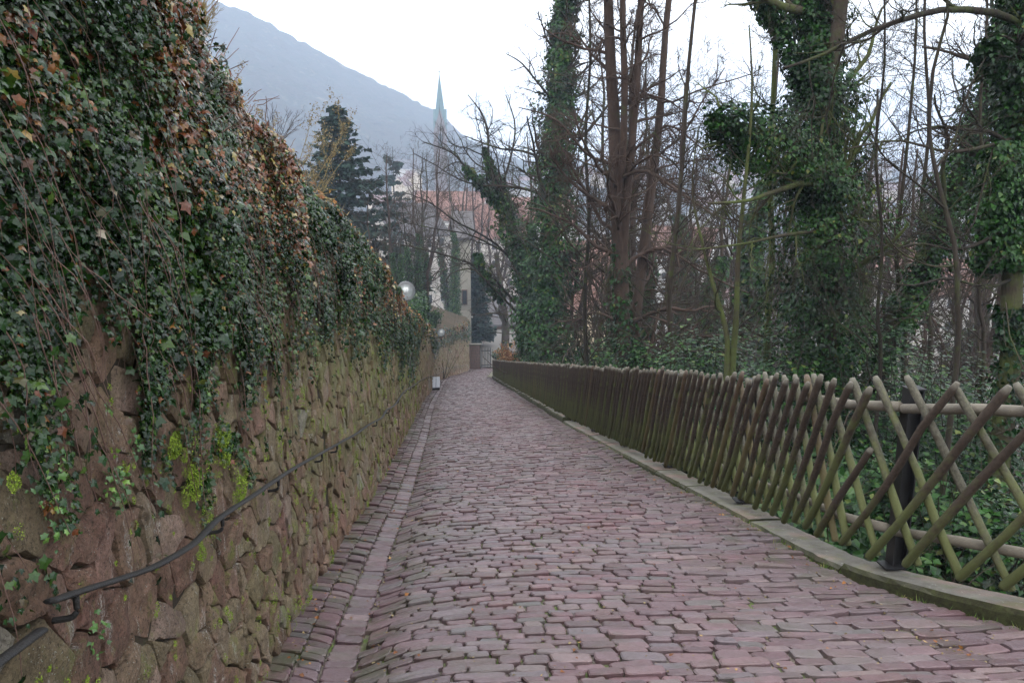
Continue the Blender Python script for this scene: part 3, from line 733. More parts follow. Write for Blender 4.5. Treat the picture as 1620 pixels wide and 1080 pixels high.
# runners
def runners(n, y0, y1, r0, k=3, long=False):
    Y0 = rng.uniform(y0, y1, n); top = wall_top(Y0); low = tlow(Y0); t0 = low+(top-low)*rng.uniform(.15, 1.05, n)
    L = rng.uniform(.3, 1.0, n)*(1.25 if long else 1); N = 9; s = np.linspace(0, 1, N)[None]
    a = rng.normal(.55, .35, n)[:, None]
    Yp = Y0[:, None]+L[:, None]*s*a+np.cumsum(rng.normal(0, .018, (n, N)), 1); tp = t0[:, None]-L[:, None]*s*np.sqrt(np.clip(1-a*a*.5, .2, 1))+np.cumsum(rng.normal(0, .012, (n, N)), 1)
    ok = tp.min(1) > low-.3*rng.random(n)**2-.05; Yp, tp = Yp[ok], tp[ok]; n = len(Yp)
    dep = .04+.12*rng.random((n, 1))*np.sin(s*2.6)+np.cumsum(rng.normal(0, .006, (n, N)), 1)
    P = wpos(Yp, tp, dep); R = r0*rng.uniform(.6, 1.5, (n, 1))*np.linspace(1, .5, N)[None]
    return P, R
for (n, y0, y1, r0) in ((250, 1.1, 4.5, .0013), (330, 4.5, 10, .0018), (150, 10, 22, .0025)):
    P, R = runners(n, y0, y1, r0); V, F = tubes(P, R, 3)
    o = link('runners', mesh_np('runners', local(ivy, V), F, M['vine'], True, {'rnd': np.repeat(rng.random(len(P)), 27)}), ivy); o['kind'] = 'stuff'
# long loose runners that trail over the bare stones, with a few leaves on them
for q in range(34):
    Y0 = random.uniform(1.2, 5); n = 12; L = random.uniform(.6, 1.25); t0 = float(tlow(Y0))+.35; a = random.uniform(.1, .6)
    s = np.linspace(0, 1, n); Yp = Y0+L*s*a+np.cumsum(rng.normal(0, .014, n)); tp = t0-L*s*.85; P = wpos(Yp, tp, .035+.03*np.sin(s*3)+np.cumsum(rng.normal(0, .004, n)))
    V, F = tubes(P[None], (.0024*np.linspace(1, .4, n))[None], 4)
    link('runner', mesh_np('runner', local(ivy, V), F, M['vine'], True, {'rnd': np.full(len(V), .5)}), ivy)
    m = random.randint(5, 16); idx = rng.uniform(2, n-1, m); C = P[idx.astype(int)]*(1-(idx % 1))[:, None]+P[np.minimum(idx.astype(int)+1, n-1)]*(idx % 1)[:, None]+rng.normal(0, .012, (m, 3))
    leaf_obj('foliage', C, np.tile([1, 0, .3], (m, 1)), np.tile([.1, .2, -1], (m, 1)), rng.uniform(.018, .036, m), M['ivy'], ivy, LOBED, .5, rng.random(m)*.93, True)
# fresh green ferns and small plants rooted in the joints
def ray(px, py):
    d = FW+(px-810)/FPX*RT+(540-py)/FPX*UP; return d/d[1]
_hy = np.linspace(.5, 79, 4000); _hx = wall_x(_hy)
def wall_hit(px, py, off=.0):
    d = ray(px, py); f = _hx+off-.03-d[0]*_hy; k = np.nonzero(f >= 0)[0]
    i = int(k[0]) if len(k) else len(_hy)-1
    Y = float(_hy[i] if i == 0 else _hy[i-1]+(_hy[i]-_hy[i-1])*(-f[i-1])/(f[i]-f[i-1]+1e-9))
    z = EYE+d[2]*Y; return Y, z-float(path_z(Y))
C = []
for (px, py, w, n) in ((105, 770, .05, 90), (205, 765, .035, 60), (95, 590, .05, 50), (40, 590, .03, 25), (165, 995, .03, 20), (330, 615, .03, 25), (238, 690, .03, 20), (205, 745, .02, 15), (600, 560, .12, 60), (560, 470, .1, 50), (620, 560, .2, 80), (500, 560, .07, 50)):
    Y, t = wall_hit(px, py, .03); p = wpos(Y, t, .03); C.append(p+rng.normal(0, 1, (n, 3))*[.01, w, w*1.3])
C = np.concatenate(C); m = len(C)
tag(leaf_obj('wall_plant', C, np.tile([1, -.2, .5], (m, 1)), np.tile([.2, .1, -.6], (m, 1)), rng.uniform(.008, .024, m), M['ivy_bright'], None, LOBED, .7), kind='stuff')
# moss cushions
C = []; SZ = []
def clump(px, py, w, n):
    Y, t = wall_hit(px, py, .0); moss_at(Y, t, w, n)
def moss_at(Y, t, w, n):
    a = rng.random(n)*2*math.pi; r = np.sqrt(rng.random(n)); lob = .7+.5*vn(a*2.1+Y*13, a*0+t*7, 3)
    yy, tt = Y+w*r*np.cos(a)*lob*1.5, t+w*r*np.sin(a)*lob*1.25
    C.append(wpos(yy, tt, .012+w*.35*(1-r)*rng.uniform(.5, 1, n)+.012)); SZ.append(rng.uniform(.5, 1, n)*np.clip(w*.16, .005, .03))
for c_ in ((285, 705, .05, 900), (300, 720, .03, 400), (350, 690, .06, 900), (352, 720, .05, 600), (315, 765, .06, 900), (302, 790, .03, 300), (372, 770, .05, 600), (365, 790, .04, 400), (18, 762, .02, 350), (240, 690, .02, 200), (207, 738, .02, 250), (318, 872, .035, 500), (355, 975, .02, 160), (350, 965, .018, 150), (310, 745, .03, 300), (378, 745, .03, 300), (405, 590, .03, 200), (340, 985, .02, 120)): clump(*c_)
for q in range(420):
    Y = 3+22*random.random()**1.3; t = random.uniform(.05, 2.2)
    if vn(np.array(Y*.8), np.array(t*1.3), 61) > .33: moss_at(Y, t, random.uniform(.015, .05)*(1+Y*.05), 90)
for q in range(150):
    Y = 1.5+3.8*random.random(); moss_at(Y, random.uniform(.1, 1.6), random.uniform(.006, .02), 50)
for q in range(90):
    Y = 2.8+24*random.random(); moss_at(Y, .02, random.uniform(.02, .05), 60)
C = np.concatenate(C); SZ = np.concatenate(SZ); m = len(C)
tag(leaf_obj('moss', C, np.tile([1, 0, .6], (m, 1)), np.tile([.5, 0, .5], (m, 1)), SZ, M['moss'], None, KITE, .9), kind='stuff')
# dry twigs, dead leaves and straw along the top edge of the wall
def top_edge(n, y0, y1, back=.25):
    Y = rng.uniform(y0, y1, n); t = wall_top(Y)+rng.uniform(-.2, .3, n); P = wpos(Y, t, rng.uniform(-back, .1, n)); return P
tw = thing('dry_scrub', 'brown dry twigs and dead leaves bristling along the top of the ivy wall', 'scrub', tuple(top_edge(1, 4, 4.01)[0]))
P0 = top_edge(420, 2.9, 5.2); m = len(P0); D0 = nrm(np.tile([.35, .25, .55], (m, 1))+rng.normal(0, .45, (m, 3))); N = 5
Lh = rng.uniform(.05, .17, m); pts = P0[:, None]+D0[:, None]*Lh[:, None, None]*np.linspace(0, 1, N)[None, :, None]+np.cumsum(rng.normal(0, .004, (m, N, 3)), 1)
V, F = tubes(pts, np.tile(np.linspace(.003, .0015, N), (m, 1)), 3); o = link('twigs', mesh_np('twigs', local(tw, V), F, M['vine'], True, {'rnd': np.repeat(rng.random(m), N*3)}), tw); o['kind'] = 'stuff'
P0 = np.concatenate([top_edge(260, 3.2, 4.6), top_edge(900, 5, 9), top_edge(900, 9, 18), top_edge(500, 18, 30)]); m = len(P0)
P0 = P0[vn(P0[:, 1]*1.6, P0[:, 2]*0, 71) > .35]; m = len(P0)
leaf_obj('dead_leaves', P0, np.tile([.7, -.3, .6], (m, 1)), np.tile([.3, .2, -.4], (m, 1)), rng.uniform(.02, .05, m)*(1+P0[:, 1]*.03), M['dead'], tw, KITE, .8, stuff=True)
st = thing('dry_grass', 'straw coloured dry grass hanging from the wall top', 'grass', tuple(top_edge(1, 7, 7.01)[0]))
P0 = np.concatenate([top_edge(420, 6.2, 8.6, .1), top_edge(120, 9.5, 12, .1)]); m = len(P0)
leaf_obj('blades', P0, np.tile([1, 0, .3], (m, 1)), np.tile([.5, .2, .0], (m, 1))+rng.normal(0, .3, (m, 3)), rng.uniform(.06, .15, m), M['straw'], st, BLADE, .5, stuff=True)
# grass and leaf crumbs on the paving
n = 1500; Yk = 3.4+20*rng.random(n)**1.8; X = kerb_in(Yk)-np.abs(rng.normal(0, .05, n)); msk = vn(Yk*1.5, 0*Yk, 81) > .5; X, Yk = X[msk], Yk[msk]
nj = 500; Xj = rng.uniform(-.3, 3, nj); Yj = rng.uniform(3.8, 14, nj); X = np.concatenate([X, Xj]); Yk = np.concatenate([Yk, Yj]); m = len(X)
big = np.concatenate([np.full(m-nj, 1.0), np.full(nj, .35)])
tag(leaf_obj('grass', np.stack([X, Yk, surf(X, Yk)-.005], 1), rng.normal(0, 1, (m, 3))*[1, 1, .2], np.tile([0, 0, 1.0], (m, 1)), rng.uniform(.02, .065, m)*big, M['grass'], None, BLADE, .35), kind='stuff')
n = 2200; Yk = 3.3+13*rng.random(n)**1.5; X = np.where(rng.random(n) < .5, rng.choice([-.45, -.85, 2.6], n)+rng.normal(0, .07, n), rng.uniform(-.85, 3.3, n)); X = np.minimum(X, kerb_in(Yk)-.03)
tag(leaf_obj('leaf_crumbs', np.stack([X, Yk, surf(X, Yk)+.018], 1), np.tile([0, 0, 1.0], (n, 1)), rng.normal(0, 1, (n, 3))*[1, 1, .1], rng.uniform(.006, .02, n), M['straw'], None, KITE, .3), kind='stuff')

n = 420; Yk = 3.3+22*rng.random(n)**1.6; X = np.where(rng.random(n) < .6, rng.choice([-.46, -.83, 2.58], n)+rng.normal(0, .06, n), rng.uniform(-.8, 2.6, n))
tag(leaf_obj('fallen_leaves', np.stack([X, Yk, surf(X, Yk)+.022], 1), np.tile([0, 0, 1.0], (n, 1)), rng.normal(0, 1, (n, 3))*[1, 1, .1], rng.uniform(.012, .034, n), M['dead'], None, KITE, .35), kind='stuff')

# ------------------------------------------------------------------ handrail
def resample(P, n):
    P = np.asarray(P, float); m = len(P); t = np.linspace(0, m-1, n); out = []
    for v in t:
        i = min(int(v), m-2); f = v-i; p0, p1, p2, p3 = P[max(i-1, 0)], P[i], P[i+1], P[min(i+2, m-1)]
        out.append(.5*((2*p1)+(-p0+p2)*f+(2*p0-5*p1+4*p2-p3)*f*f+(-p0+3*p1-3*p2+p3)*f**3))
    return np.array(out)
def rail_pt(px, py, off=.085):
    Y, t = wall_hit(px, py, off+.03); return np.array([float(wall_x(Y))+off, Y, float(path_z(Y))+t])
rail_px = [(80, 950), (155, 925), (250, 893), (305, 862), (345, 822), (400, 785), (460, 745), (520, 711), (541, 699), (565, 686), (586, 671), (604, 661), (612, 649), (625, 640), (640, 619), (657, 608), (667, 600), (678, 596), (695, 591)]
hr = thing('handrail', 'long wavy black wrought iron handrail running down the stone wall', 'handrail', tuple(rail_pt(80, 950)))
RP = resample([rail_pt(*p) for p in rail_px], 150)
RP = RP+np.cumsum(rng.normal(0, .0005, RP.shape), 0)
m = MB(); m.tube(RP, .0165, 8, flat=.4, refv=[0, 0, 1]); m.build('rail', M['iron'], hr, True)
def bracket(root, p, dx=.12):
    b = [p+[0, 0, -.006], p+[.0, -.003, -.04], p+[-.005, -.004, -.052], p+[-.014, -.006, -.058], p+[-.03, -.008, -.06], p+[-.052, -.01, -.061]]
    m = MB(); m.tube(resample(b, 12), .0075, 6); m.build('bracket', M['iron'], root, True)
ry = RP[:, 1]
for px in (158, 372, 460, 520, 545, 604): 
    Y, t = wall_hit(px, float(np.interp(px, [p[0] for p in rail_px], [p[1] for p in rail_px])), .17); i = int(np.argmin(np.abs(ry-Y))); bracket(hr, RP[i])
Y = 10.5
while Y < RP[-1, 1]: bracket(hr, RP[int(np.argmin(np.abs(ry-Y)))]); Y += 2.1
e1 = rail_pt(66, 996); hr2 = thing('handrail', 'separate short end of black iron handrail at the lower left corner', 'handrail', tuple(e1))
d_ = rail_pt(0, 1045)-e1; m = MB(); m.tube([e1+d_*f for f in (0, .3, .7, 1, 1.6, 2.4)], .015, 8, flat=.45, refv=[0, 0, 1]); m.build('rail', M['iron'], hr2, True); bracket(hr2, e1+d_*1.5)
far_pts = [rail_pt(*p) for p in ((697, 590.5), (703, 586), (709, 582), (722, 580), (740, 577))]
hr3 = thing('handrail', 'far thin length of handrail on the pink wall before the gate', 'handrail', tuple(far_pts[0])); m = MB(); m.tube(resample(far_pts, 14), .022, 6, flat=.6, refv=[0, 0, 1]); m.build('rail', M['iron'], hr3, True)

# ------------------------------------------------------------------ globe lamps
def lamp(px, py, Y, dia, label):
    c = at(px, py, Y); r = dia/2; root = thing('wall_lamp', label, 'lamp', tuple(c), 'globe lamps along the wall')
    m = MB(); m.sphere(c, r, 32, 20); m.build('globe', M['glass'], root, True)
    m = MB(); m.sphere(c+[0, 0, .01], r*.36, 20, 12); m.build('inner_globe', M['bulb'], root, True)
    m = MB(); m.tube([c+[0, 0, -r*.98], c+[0, 0, -r*.3]], r*.18, 12); m.build('socket', M['socket'], root, True)
    m = MB(); m.tube([c+[0, 0, -r*1.02], c+[0, 0, -r*.9]], r*.36, 14); m.tube([c+[0, 0, -r*.95], c+[0, 0, -r*2.1]], r*.17, 10); m.build('post', M['black'], root, True)
    m = MB(); x1 = float(wall_x(Y))-.22; m.box([(c[0]+x1)/2, c[1], c[2]-r*1.25], (abs(c[0]-x1), .05, .05)); m.build('arm', M['black'], root)
lamp(642, 460, 20.5, .5, 'largest and nearest clear globe lamp on the ivy wall top')
lamp(698, 526, 46, .45, 'middle one of the three globe lamps along the wall')
lamp(730, 534.5, 70, .42, 'smallest and farthest globe lamp near the gate')

# ------------------------------------------------------------------ bench
c0 = at(689, 613, 37.6); zb = c0[2]; bx = float(wall_x(38.5))+.36
c0[0] = at(689.5, 613, 37.6)[0]
bench = thing('bench', 'small bench of two grey boards against the wall on the slope', 'bench', (c0[0], 38.6, float(path_z(38.6))))
for sx in (-.1, .1):
    m = MB(); m.box([c0[0]+sx, 38.65, zb], (.185, 2.1, .05), bevel=.008); m.build('slat', M['slat'], bench)
for yy in (37.68, 39.55):
    m = MB(); zg = float(path_z(yy)); m.box([c0[0], yy, (zb+zg)/2-.02], (.36, .1, zb-zg+.0)); m.build('leg', M['black'], bench)
m = MB(); m.box([c0[0]-.17, 38.65, zb-.12], (.03, 1.9, .18)); m.build('back_board', M['black'], bench)

# ------------------------------------------------------------------ gate, pier and forecourt
pa, pb = at(743, 588, 77.2), at(759.5, 588, 77.2); zt = at(750, 546, 77.2)[2]
pier = thing('gate_pier', 'dark stone gate pier wall with a flat cap at the path end', 'pier', ((pa[0]+pb[0])/2, 77.4, pa[2]))
nr_ = 9
for i in range(nr_):
    h0 = (zt-pa[2])/nr_; off = .25*(i % 2); x = pa[0]-.3-off*.6
    while x < pb[0]-.05:
        w = min(random.uniform(.35, .6), pb[0]-x); m = MB(); m.box([x+w/2, 77.4+random.uniform(-.015, .015), pa[2]+h0*(i+.5)], (w-.02, .5, h0-.02), bevel=.02); m.build('stone', M['brickwall'], pier); x += w
m = MB(); m.box([(pa[0]+pb[0])/2-.1, 77.4, zt+.05], (pb[0]-pa[0]+.5, .62, .1), bevel=.02); m.build('cap', M['kerb'], pier)
m = MB(); m.box([(pa[0]+pb[0])/2-.1, 77.4, (pa[2]+zt)/2-.2], (pb[0]-pa[0]+.3, .4, zt-pa[2]+.3)); m.build('core', M['mortar'], pier)
g0, g1 = at(761.5, 588, 78), at(776, 588, 78); gt = at(770, 549.5, 78)[2]; gz = float(path_z(78))
gate = thing('iron_gate', 'open black iron bar gate at the end of the path', 'gate', (g0[0], 78, gz))
hh = gt-gz
for i in range(7):
    f = i/6; x = g0[0]+(g1[0]-g0[0])*f; r = .045 if i in (0, 6) else .03
    m = MB(); m.tube([(x, 78+.12*f, gz+.1), (x, 78+.12*f, gt-.12), (x, 78+.12*f, gt+.02)], [r, r, r*.3], 6); m.build('bar', M['black'], gate)
for z in (gz+.35, gt-.35):
    m = MB(); m.box([(g0[0]+g1[0])/2, 78.06, z], (g1[0]-g0[0], .04, .09), rot=Matrix.Rotation(.12/(g1[0]-g0[0]), 3, 'Z')); m.build('cross_bar', M['black'], gate)
ys = np.linspace(79.4, 104, 20); B = []
for yv in ys:
    for u in np.linspace(0, 1, 12): B.append((2.0+u*(float(kerb_in(yv))-.2-2), yv, float(path_z(yv))+.02+.03*vn(np.array(u*5), np.array(yv*.3), 2)))
a = np.array([i*12+j for i in range(19) for j in range(11)])
tag(link('forecourt', mesh_np('forecourt', B, [np.stack([a, a+1, a+13, a+12], 1)], M['plaza'], True)), kind='structure')

# ------------------------------------------------------------------ trees
def grow(P, R, per, t0, t1, ang, lr, n, wander, up, rr, Lmax=1e9, cull=.12, tip=.3):
    m, k, _ = P.shape
    if m == 0: return np.zeros((0, n, 3)), np.zeros((0, n))
    seg = np.linalg.norm(np.diff(P, axis=1), axis=2).sum(1)
    idx = np.repeat(np.arange(m), per); M_ = len(idx); t = rng.uniform(t0, t1, M_); f = t*(k-1); i = np.minimum(f.astype(int), k-2); g = (f-i)[:, None]
    p = P[idx, i]*(1-g)+P[idx, i+1]*g; r = R[idx, i]*(1-g[:, 0])+R[idx, i+1]*g[:, 0]; T = nrm(P[idx, i+1]-P[idx, i])
    S = nrm(np.cross(T, rng.normal(0, 1, (M_, 3)))); a = rng.uniform(*ang, M_)[:, None]; d = nrm(np.cos(a)*T+np.sin(a)*S)
    L = np.minimum(seg[idx]*lr*(1-.5*(t-t0)/(1.01-t0))*rng.uniform(.55, 1.25, M_), Lmax)
    step = (L/(n-1))[:, None]; Q = np.zeros((M_, n, 3)); Q[:, 0] = p
    for j in range(1, n):
        d = nrm(d+rng.normal(0, wander, (M_, 3))+np.array([0, 0, up])); Q[:, j] = Q[:, j-1]+d*step
    R2 = (np.maximum(r*rr, .0022))[:, None]*np.linspace(1, tip, n)[None]
    if cull is not None:
        v = inview(Q[:, n//2], cull) | inview(Q[:, -1], cull) | inview(Q[:, 0], cull); Q, R2 = Q[v], R2[v]
    return Q, R2
def clear(P):                                   # no branch may cross the walkway below head height
    lo = (P[..., 0] > wall_x(P[..., 1])) & (P[..., 0] < kerb_in(P[..., 1])+.4) & (P[..., 2] < path_z(P[..., 1])+2.3) & (P[..., 1] < 100)
    return ~lo.any(-1)
def poly_r(P, r0, r1): return np.linspace(r0, r1, len(P))
def branch_obj(name, sets, mat, root):
    Vs = []; F3 = []; F4 = []; rn = []; off = 0
    for P, R, k in sets:
        if len(P) == 0: continue
        V, F = tubes(P, R, k)
        Vs.append(V); F4.append(np.concatenate(F)+off); off += len(V); rn.append(np.repeat(rng.random(len(P)), P.shape[1]*k))
    if not Vs: return None
    V = np.concatenate(Vs)
    o = link(name, mesh_np(name, local(root, V), [np.concatenate(F4)], mat, True, {'rnd': np.concatenate(rn)}), root)
    if name in ('twigs', 'branches'): o['kind'] = 'stuff'
    return o
def ivy_on(root, P, R0, n, size, mat='ivy_tree', clumpy=1.0, seed=0, name='ivy', vis=.1, hang=.55, wexp=.5):
    """leaves in a clumpy coat round the polyline P with outer radius profile R0"""
    k = len(P); f = rng.random(n)*(k-1); i = np.minimum(f.astype(int), k-2); g = (f-i)[:, None]; c = P[i]*(1-g)+P[i+1]*g
    T = nrm(P[i+1]-P[i]); A = nrm(np.cross(T, np.array([.3, 1, .2]))); B = np.cross(T, A); phi = rng.random(n)*2*math.pi
    rad = np.interp(f, np.arange(k), R0)
    dist = f/(k-1)*np.linalg.norm(np.diff(P, axis=0), axis=1).sum()
    cl = .35+1.15*fbm(dist*1.6/np.maximum(rad, .2)*.5+seed, phi*1.1+seed*3, 100+seed, 3)*clumpy
    cl *= .55+.9*vn(dist*1.1/np.maximum(rad, .3)+seed, phi*1.6, 170+seed)
    cl *= .8+.4*vn(dist*3/np.maximum(rad, .3), phi*2.6, 140+seed)
    w = rng.random(n)**wexp; d = np.cos(phi)[:, None]*A+np.sin(phi)[:, None]*B; q = c+d*(rad*cl*w)[:, None]; q[:, 2] -= (rad*.15)
    keep = inview(q, vis) & ~((q[:, 0] < kerb_in(q[:, 1])+.45) & (q[:, 2] < path_z(q[:, 1])+2.2)); q, d = q[keep], d[keep]; m = len(q)
    N = d+np.array([0, 0, .45]); U = np.tile([0, 0, -1.0], (m, 1))+d*hang
    rn = np.clip(vn(q[:, 0]*2.2+q[:, 1], q[:, 2]*2.2, 9)*.7+rng.normal(0, .2, m)+.1, 0, 1)
    return leaf_obj(name, q, N, U, size*rng.uniform(.6, 1.35, m), M[mat], root, KITE, .5, rn, True)
def px_line(pts, n=14):
    return resample([at(*p) for p in pts], n)

def tree(name, label, cat, trunks, mat, limbs_mat=None, limb_px=(), n1=10, t1=(.25, .98), L1=.4, up=.06, twig=(7, 6, 5), ivy_spec=(), group=None, limb_len=3.5, ivy_mat='ivy_tree', ang1=(.6, 1.3), wander=.22, cull=.12, twr=.6):
    """trunks: list of (polyline, r0, r1); limb_px: list of (polyline, r0, r1) placed limbs"""
    base = trunks[0][0][0]; root = thing(name, label, cat, tuple(base), group)
    trunks = [(P, a*DF, b*DF) for P, a, b in trunks]; limb_px = [(P, a*DF, b*DF) for P, a, b in limb_px]; limb_len = limb_len*DF
    ivy_spec = [(q[0], np.array(q[1])*DF, q[2], q[3]*DF)+tuple(q[4:]) for q in ivy_spec]
    limb_mat = limbs_mat or mat; L1P, L1R = [], []
    for P, r0, r1 in trunks:
        Rr = poly_r(P, r0, r1); 
        if r0 > .08: Rr = Rr*(1+.12*rng.random(len(P))); Rr[0] *= 1.35
        branch_obj('trunk', [(P[None], Rr[None], 10)], M[mat], root)
        if n1:
            Q, R2 = grow(P[None], Rr[None], n1, t1[0], t1[1], ang1, L1, 12, wander*.7, up, .34, limb_len, None)
            L1P.append(Q); L1R.append(R2)
    for P, r0, r1 in limb_px:
        Q = resample(P, 12); L1P.append(Q[None]); L1R.append(poly_r(Q, r0, r1)[None])
    LP = np.concatenate(L1P) if L1P else np.zeros((0, 12, 3)); LR = np.concatenate(L1R) if L1R else np.zeros((0, 12))
    k_ = clear(LP); LP, LR = LP[k_], LR[k_]
    for q in range(len(LP)):
        if inview(LP[q], .15).any(): branch_obj('limb', [(LP[q:q+1], LR[q:q+1], 7)], M[limb_mat], root)
    Q2, R2 = grow(LP, LR, twig[0], .12, 1, (.4, 1.15), .5, 8, wander, up*.7, twr, 2.4, cull)
    Q3, R3 = grow(Q2, R2, twig[1], .1, 1, (.4, 1.1), .5, 6, wander, .03, .62, 1.2, cull)
    Q4, R4 = grow(Q3, R3, twig[2], .1, 1, (.4, 1.0), .6, 4, wander*.8, .02, .6, .6, cull) if twig[2] else (Q3[:0], R3[:0])
    (Q2, R2), (Q3, R3), (Q4, R4) = [(a_[clear(a_)], b_[clear(a_)]) for a_, b_ in ((Q2, R2), (Q3, R3), (Q4, R4))]
    branch_obj('crown', [(Q2, R2, 5), (Q3, R3, 4), (Q4, R4, 3)], M[limb_mat], root)
    for sp_ in ivy_spec:
        P, R0, n, size = sp_[:4]; ivy_on(root, P, R0, n, size, sp_[4] if len(sp_) > 4 else ivy_mat, seed=int(rng.integers(1000)))
    return root
def up_line(px, D, h0, H, lean=(0, 0), n=14, wob=.12, px_y=500):
    """a roughly upright trunk: starts in the ground under picture column px at depth D"""
    b = at(px, px_y, D); z0 = float(ground_z(b[0], b[1]))-.3; s = np.linspace(0, 1, n)
    P = np.stack([b[0]+lean[0]*s+np.cumsum(rng.normal(0, wob/4, n)), b[1]+lean[1]*s+np.cumsum(rng.normal(0, wob/4, n)), z0+H*s], 1); P[0, :2] = P[1, :2]
    return P
def base_px(px, py, D): b = at(px, py, D); return np.array([b[0], b[1], float(ground_z(b[0], b[1]))-.3])
def trunk_px(pts, n=16): return resample([base_px(pts[0][0], pts[0][1], pts[0][2])]+[at(*p) for p in pts], n)

# -- foreground: ivy covered tree right of centre
P = trunk_px([(1312, 560, 11.5), (1308, 420, 11.5), (1302, 280, 11.6), (1296, 150, 11.8), (1290, 40, 12), (1282, -80, 12.2), (1275, -300, 12.4)])
P2 = resample([at(1296, 200, 11.7), at(1318, 90, 11.7), (at(1330, 0, 11.7)), at(1338, -180, 11.6)], 10)
lt = px_line([(1296, 300, 11.6), (1270, 240, 11.3), (1225, 215, 11), (1175, 200, 10.8), (1130, 190, 10.5)], 10)
tree('ivy_tree', 'tall thick ivy wrapped tree with a leafy side clump, right of centre behind the fence', 'tree', [(P, .17, .1), (P2, .12, .09)], 'bark', 'bark_moss',
     [(px_line([(1305, 296, 11.4), (1270, 290, 10.9), (1220, 305, 10.5), (1180, 318, 10.2), (1120, 322, 10)]), .05, .014),
      (px_line([(1300, 428, 11.3), (1240, 432, 11), (1180, 445, 10.7), (1100, 458, 10.4), (1050, 462, 10.2), (995, 485, 10)]), .045, .012),
      (px_line([(1300, 365, 11.3), (1240, 372, 10.7), (1180, 385, 10.3), (1100, 395, 10)]), .03, .009), (lt, .06, .03),
      (px_line([(1280, 20, 12), (1235, 10, 11.6), (1205, -5, 11.3), (1150, -40, 11)]), .07, .03),
      (px_line([(1310, 330, 11.4), (1345, 345, 11), (1400, 350, 10.6), (1450, 335, 10.3)]), .03, .009)],
     n1=9, L1=.2, limb_len=2.6, twig=(6, 6, 4), up=.03,
     ivy_spec=[(P, np.array([1.25, 1.1, .95, .85, .8, .78, .74, .7, .62, .5, .42, .38, .38, .32, .3, .3]), 42000, .06), (lt, np.array([.4, .55, .62, .55, .6, .66, .6, .5, .32, .1]), 8500, .055, 'ivy_tree'),
               (resample([at(1290, 170, 11.8), at(1240, 60, 11.7), at(1205, 5, 11.6), at(1170, -40, 11.6)], 10), np.array([.22, .22, .2, .18, .16, .14, .12, .1, .08, .05]), 3500, .06)])
# -- right edge ivy tree with mossy trunk
P = trunk_px([(1596, 600, 8.6), (1600, 480, 8.6), (1606, 330, 8.7), (1612, 180, 8.8), (1618, 40, 8.9), (1622, -120, 9)])
tree('ivy_tree', 'mossy trunked tree hung with ivy at the right edge of the picture', 'tree', [(P, .12, .09)], 'bark_moss', 'bark_dark',
     [(px_line([(1612, 40, 8.8), (1580, 22, 8.6), (1500, 15, 8.4), (1440, 28, 8.2), (1370, 52, 8), (1300, 88, 7.9), (1240, 108, 7.8)]), .045, .012),
      (px_line([(1612, 215, 8.8), (1575, 228, 8.5), (1500, 240, 8.2), (1420, 222, 8), (1340, 236, 7.8)]), .028, .006),
      (px_line([(1606, 240, 8.7), (1570, 210, 8.5), (1520, 205, 8.3), (1480, 200, 8.1), (1440, 210, 8)]), .03, .007),
      (px_line([(1602, 350, 8.6), (1560, 380, 8.4), (1510, 395, 8.2), (1455, 385, 8), (1400, 400, 7.9)]), .025, .006),
      (px_line([(1602, 440, 8.6), (1560, 455, 8.3), (1500, 440, 8), (1440, 452, 7.8), (1380, 440, 7.7)]), .022, .006)],
     n1=8, L1=.22, limb_len=2.0, twig=(7, 6, 4), up=.0,
     ivy_spec=[(P[6:], np.array([.25, .36, .38, .34, .35, .36, .34, .32, .3, .28]), 9000, .06), (P[:6], np.array([.7, .6, .35, .2, .16, .2]), 3500, .06), (px_line([(1560, 430, 8.7), (1575, 330, 8.5), (1585, 220, 8.5)], 6), np.array([.1, .25, .3, .3, .25, .12]), 3500, .055),
               (px_line([(1620, 120, 8.8), (1590, 90, 8.5), (1560, 70, 8.3)], 5), np.array([.3, .3, .25, .2, .1]), 1500, .055)])
# -- leaning tree between them
DF = .72
P = trunk_px([(1395, 560, 16), (1440, 480, 16), (1478, 390, 16), (1512, 290, 16.3), (1545, 190, 16.6), (1575, 90, 17), (1600, -20, 17)])
tree('ivy_tree', 'leaning ivy streaked trunk sloping up to the right behind thin branches', 'tree', [(P, .2, .11)], 'bark_dark', None, (), n1=14, t1=(.3, .98), L1=.3, limb_len=2.8, twig=(6, 6, 4),
     ivy_spec=[(P, np.array([.7, .6, .5, .42, .4, .4, .4, .42, .46, .5, .5, .46, .42, .38, .33, .28]), 15000, .075)])
# -- slender dark tree in front
DF = 1.0
P = trunk_px([(1512, 590, 7.2), (1515, 500, 7.2), (1512, 400, 7.3), (1495, 330, 7.4), (1480, 270, 7.5), (1470, 200, 7.6), (1478, 100, 7.6), (1500, 20, 7.6), (1490, -90, 7.6)], 18)
tree('young_tree', 'slender dark young tree with crooked bare branches, between the two big ivy trunks at right', 'tree', [(P, .03, .012)], 'bark_dark', None,
     [(px_line([(1495, 330, 7.4), (1450, 290, 7.3), (1400, 250, 7.2), (1375, 200, 7.1)]), .013, .004), (px_line([(1478, 270, 7.5), (1510, 220, 7.6), (1530, 150, 7.6), (1560, 90, 7.6)]), .012, .004),
      (px_line([(1513, 420, 7.3), (1470, 420, 7.2), (1420, 395, 7.1), (1390, 350, 7)]), .012, .004), (px_line([(1514, 480, 7.2), (1550, 440, 7.2), (1580, 390, 7.2)]), .01, .004)], n1=8, L1=.18, limb_len=1.0, twig=(6, 5, 3), ang1=(.7, 1.2))
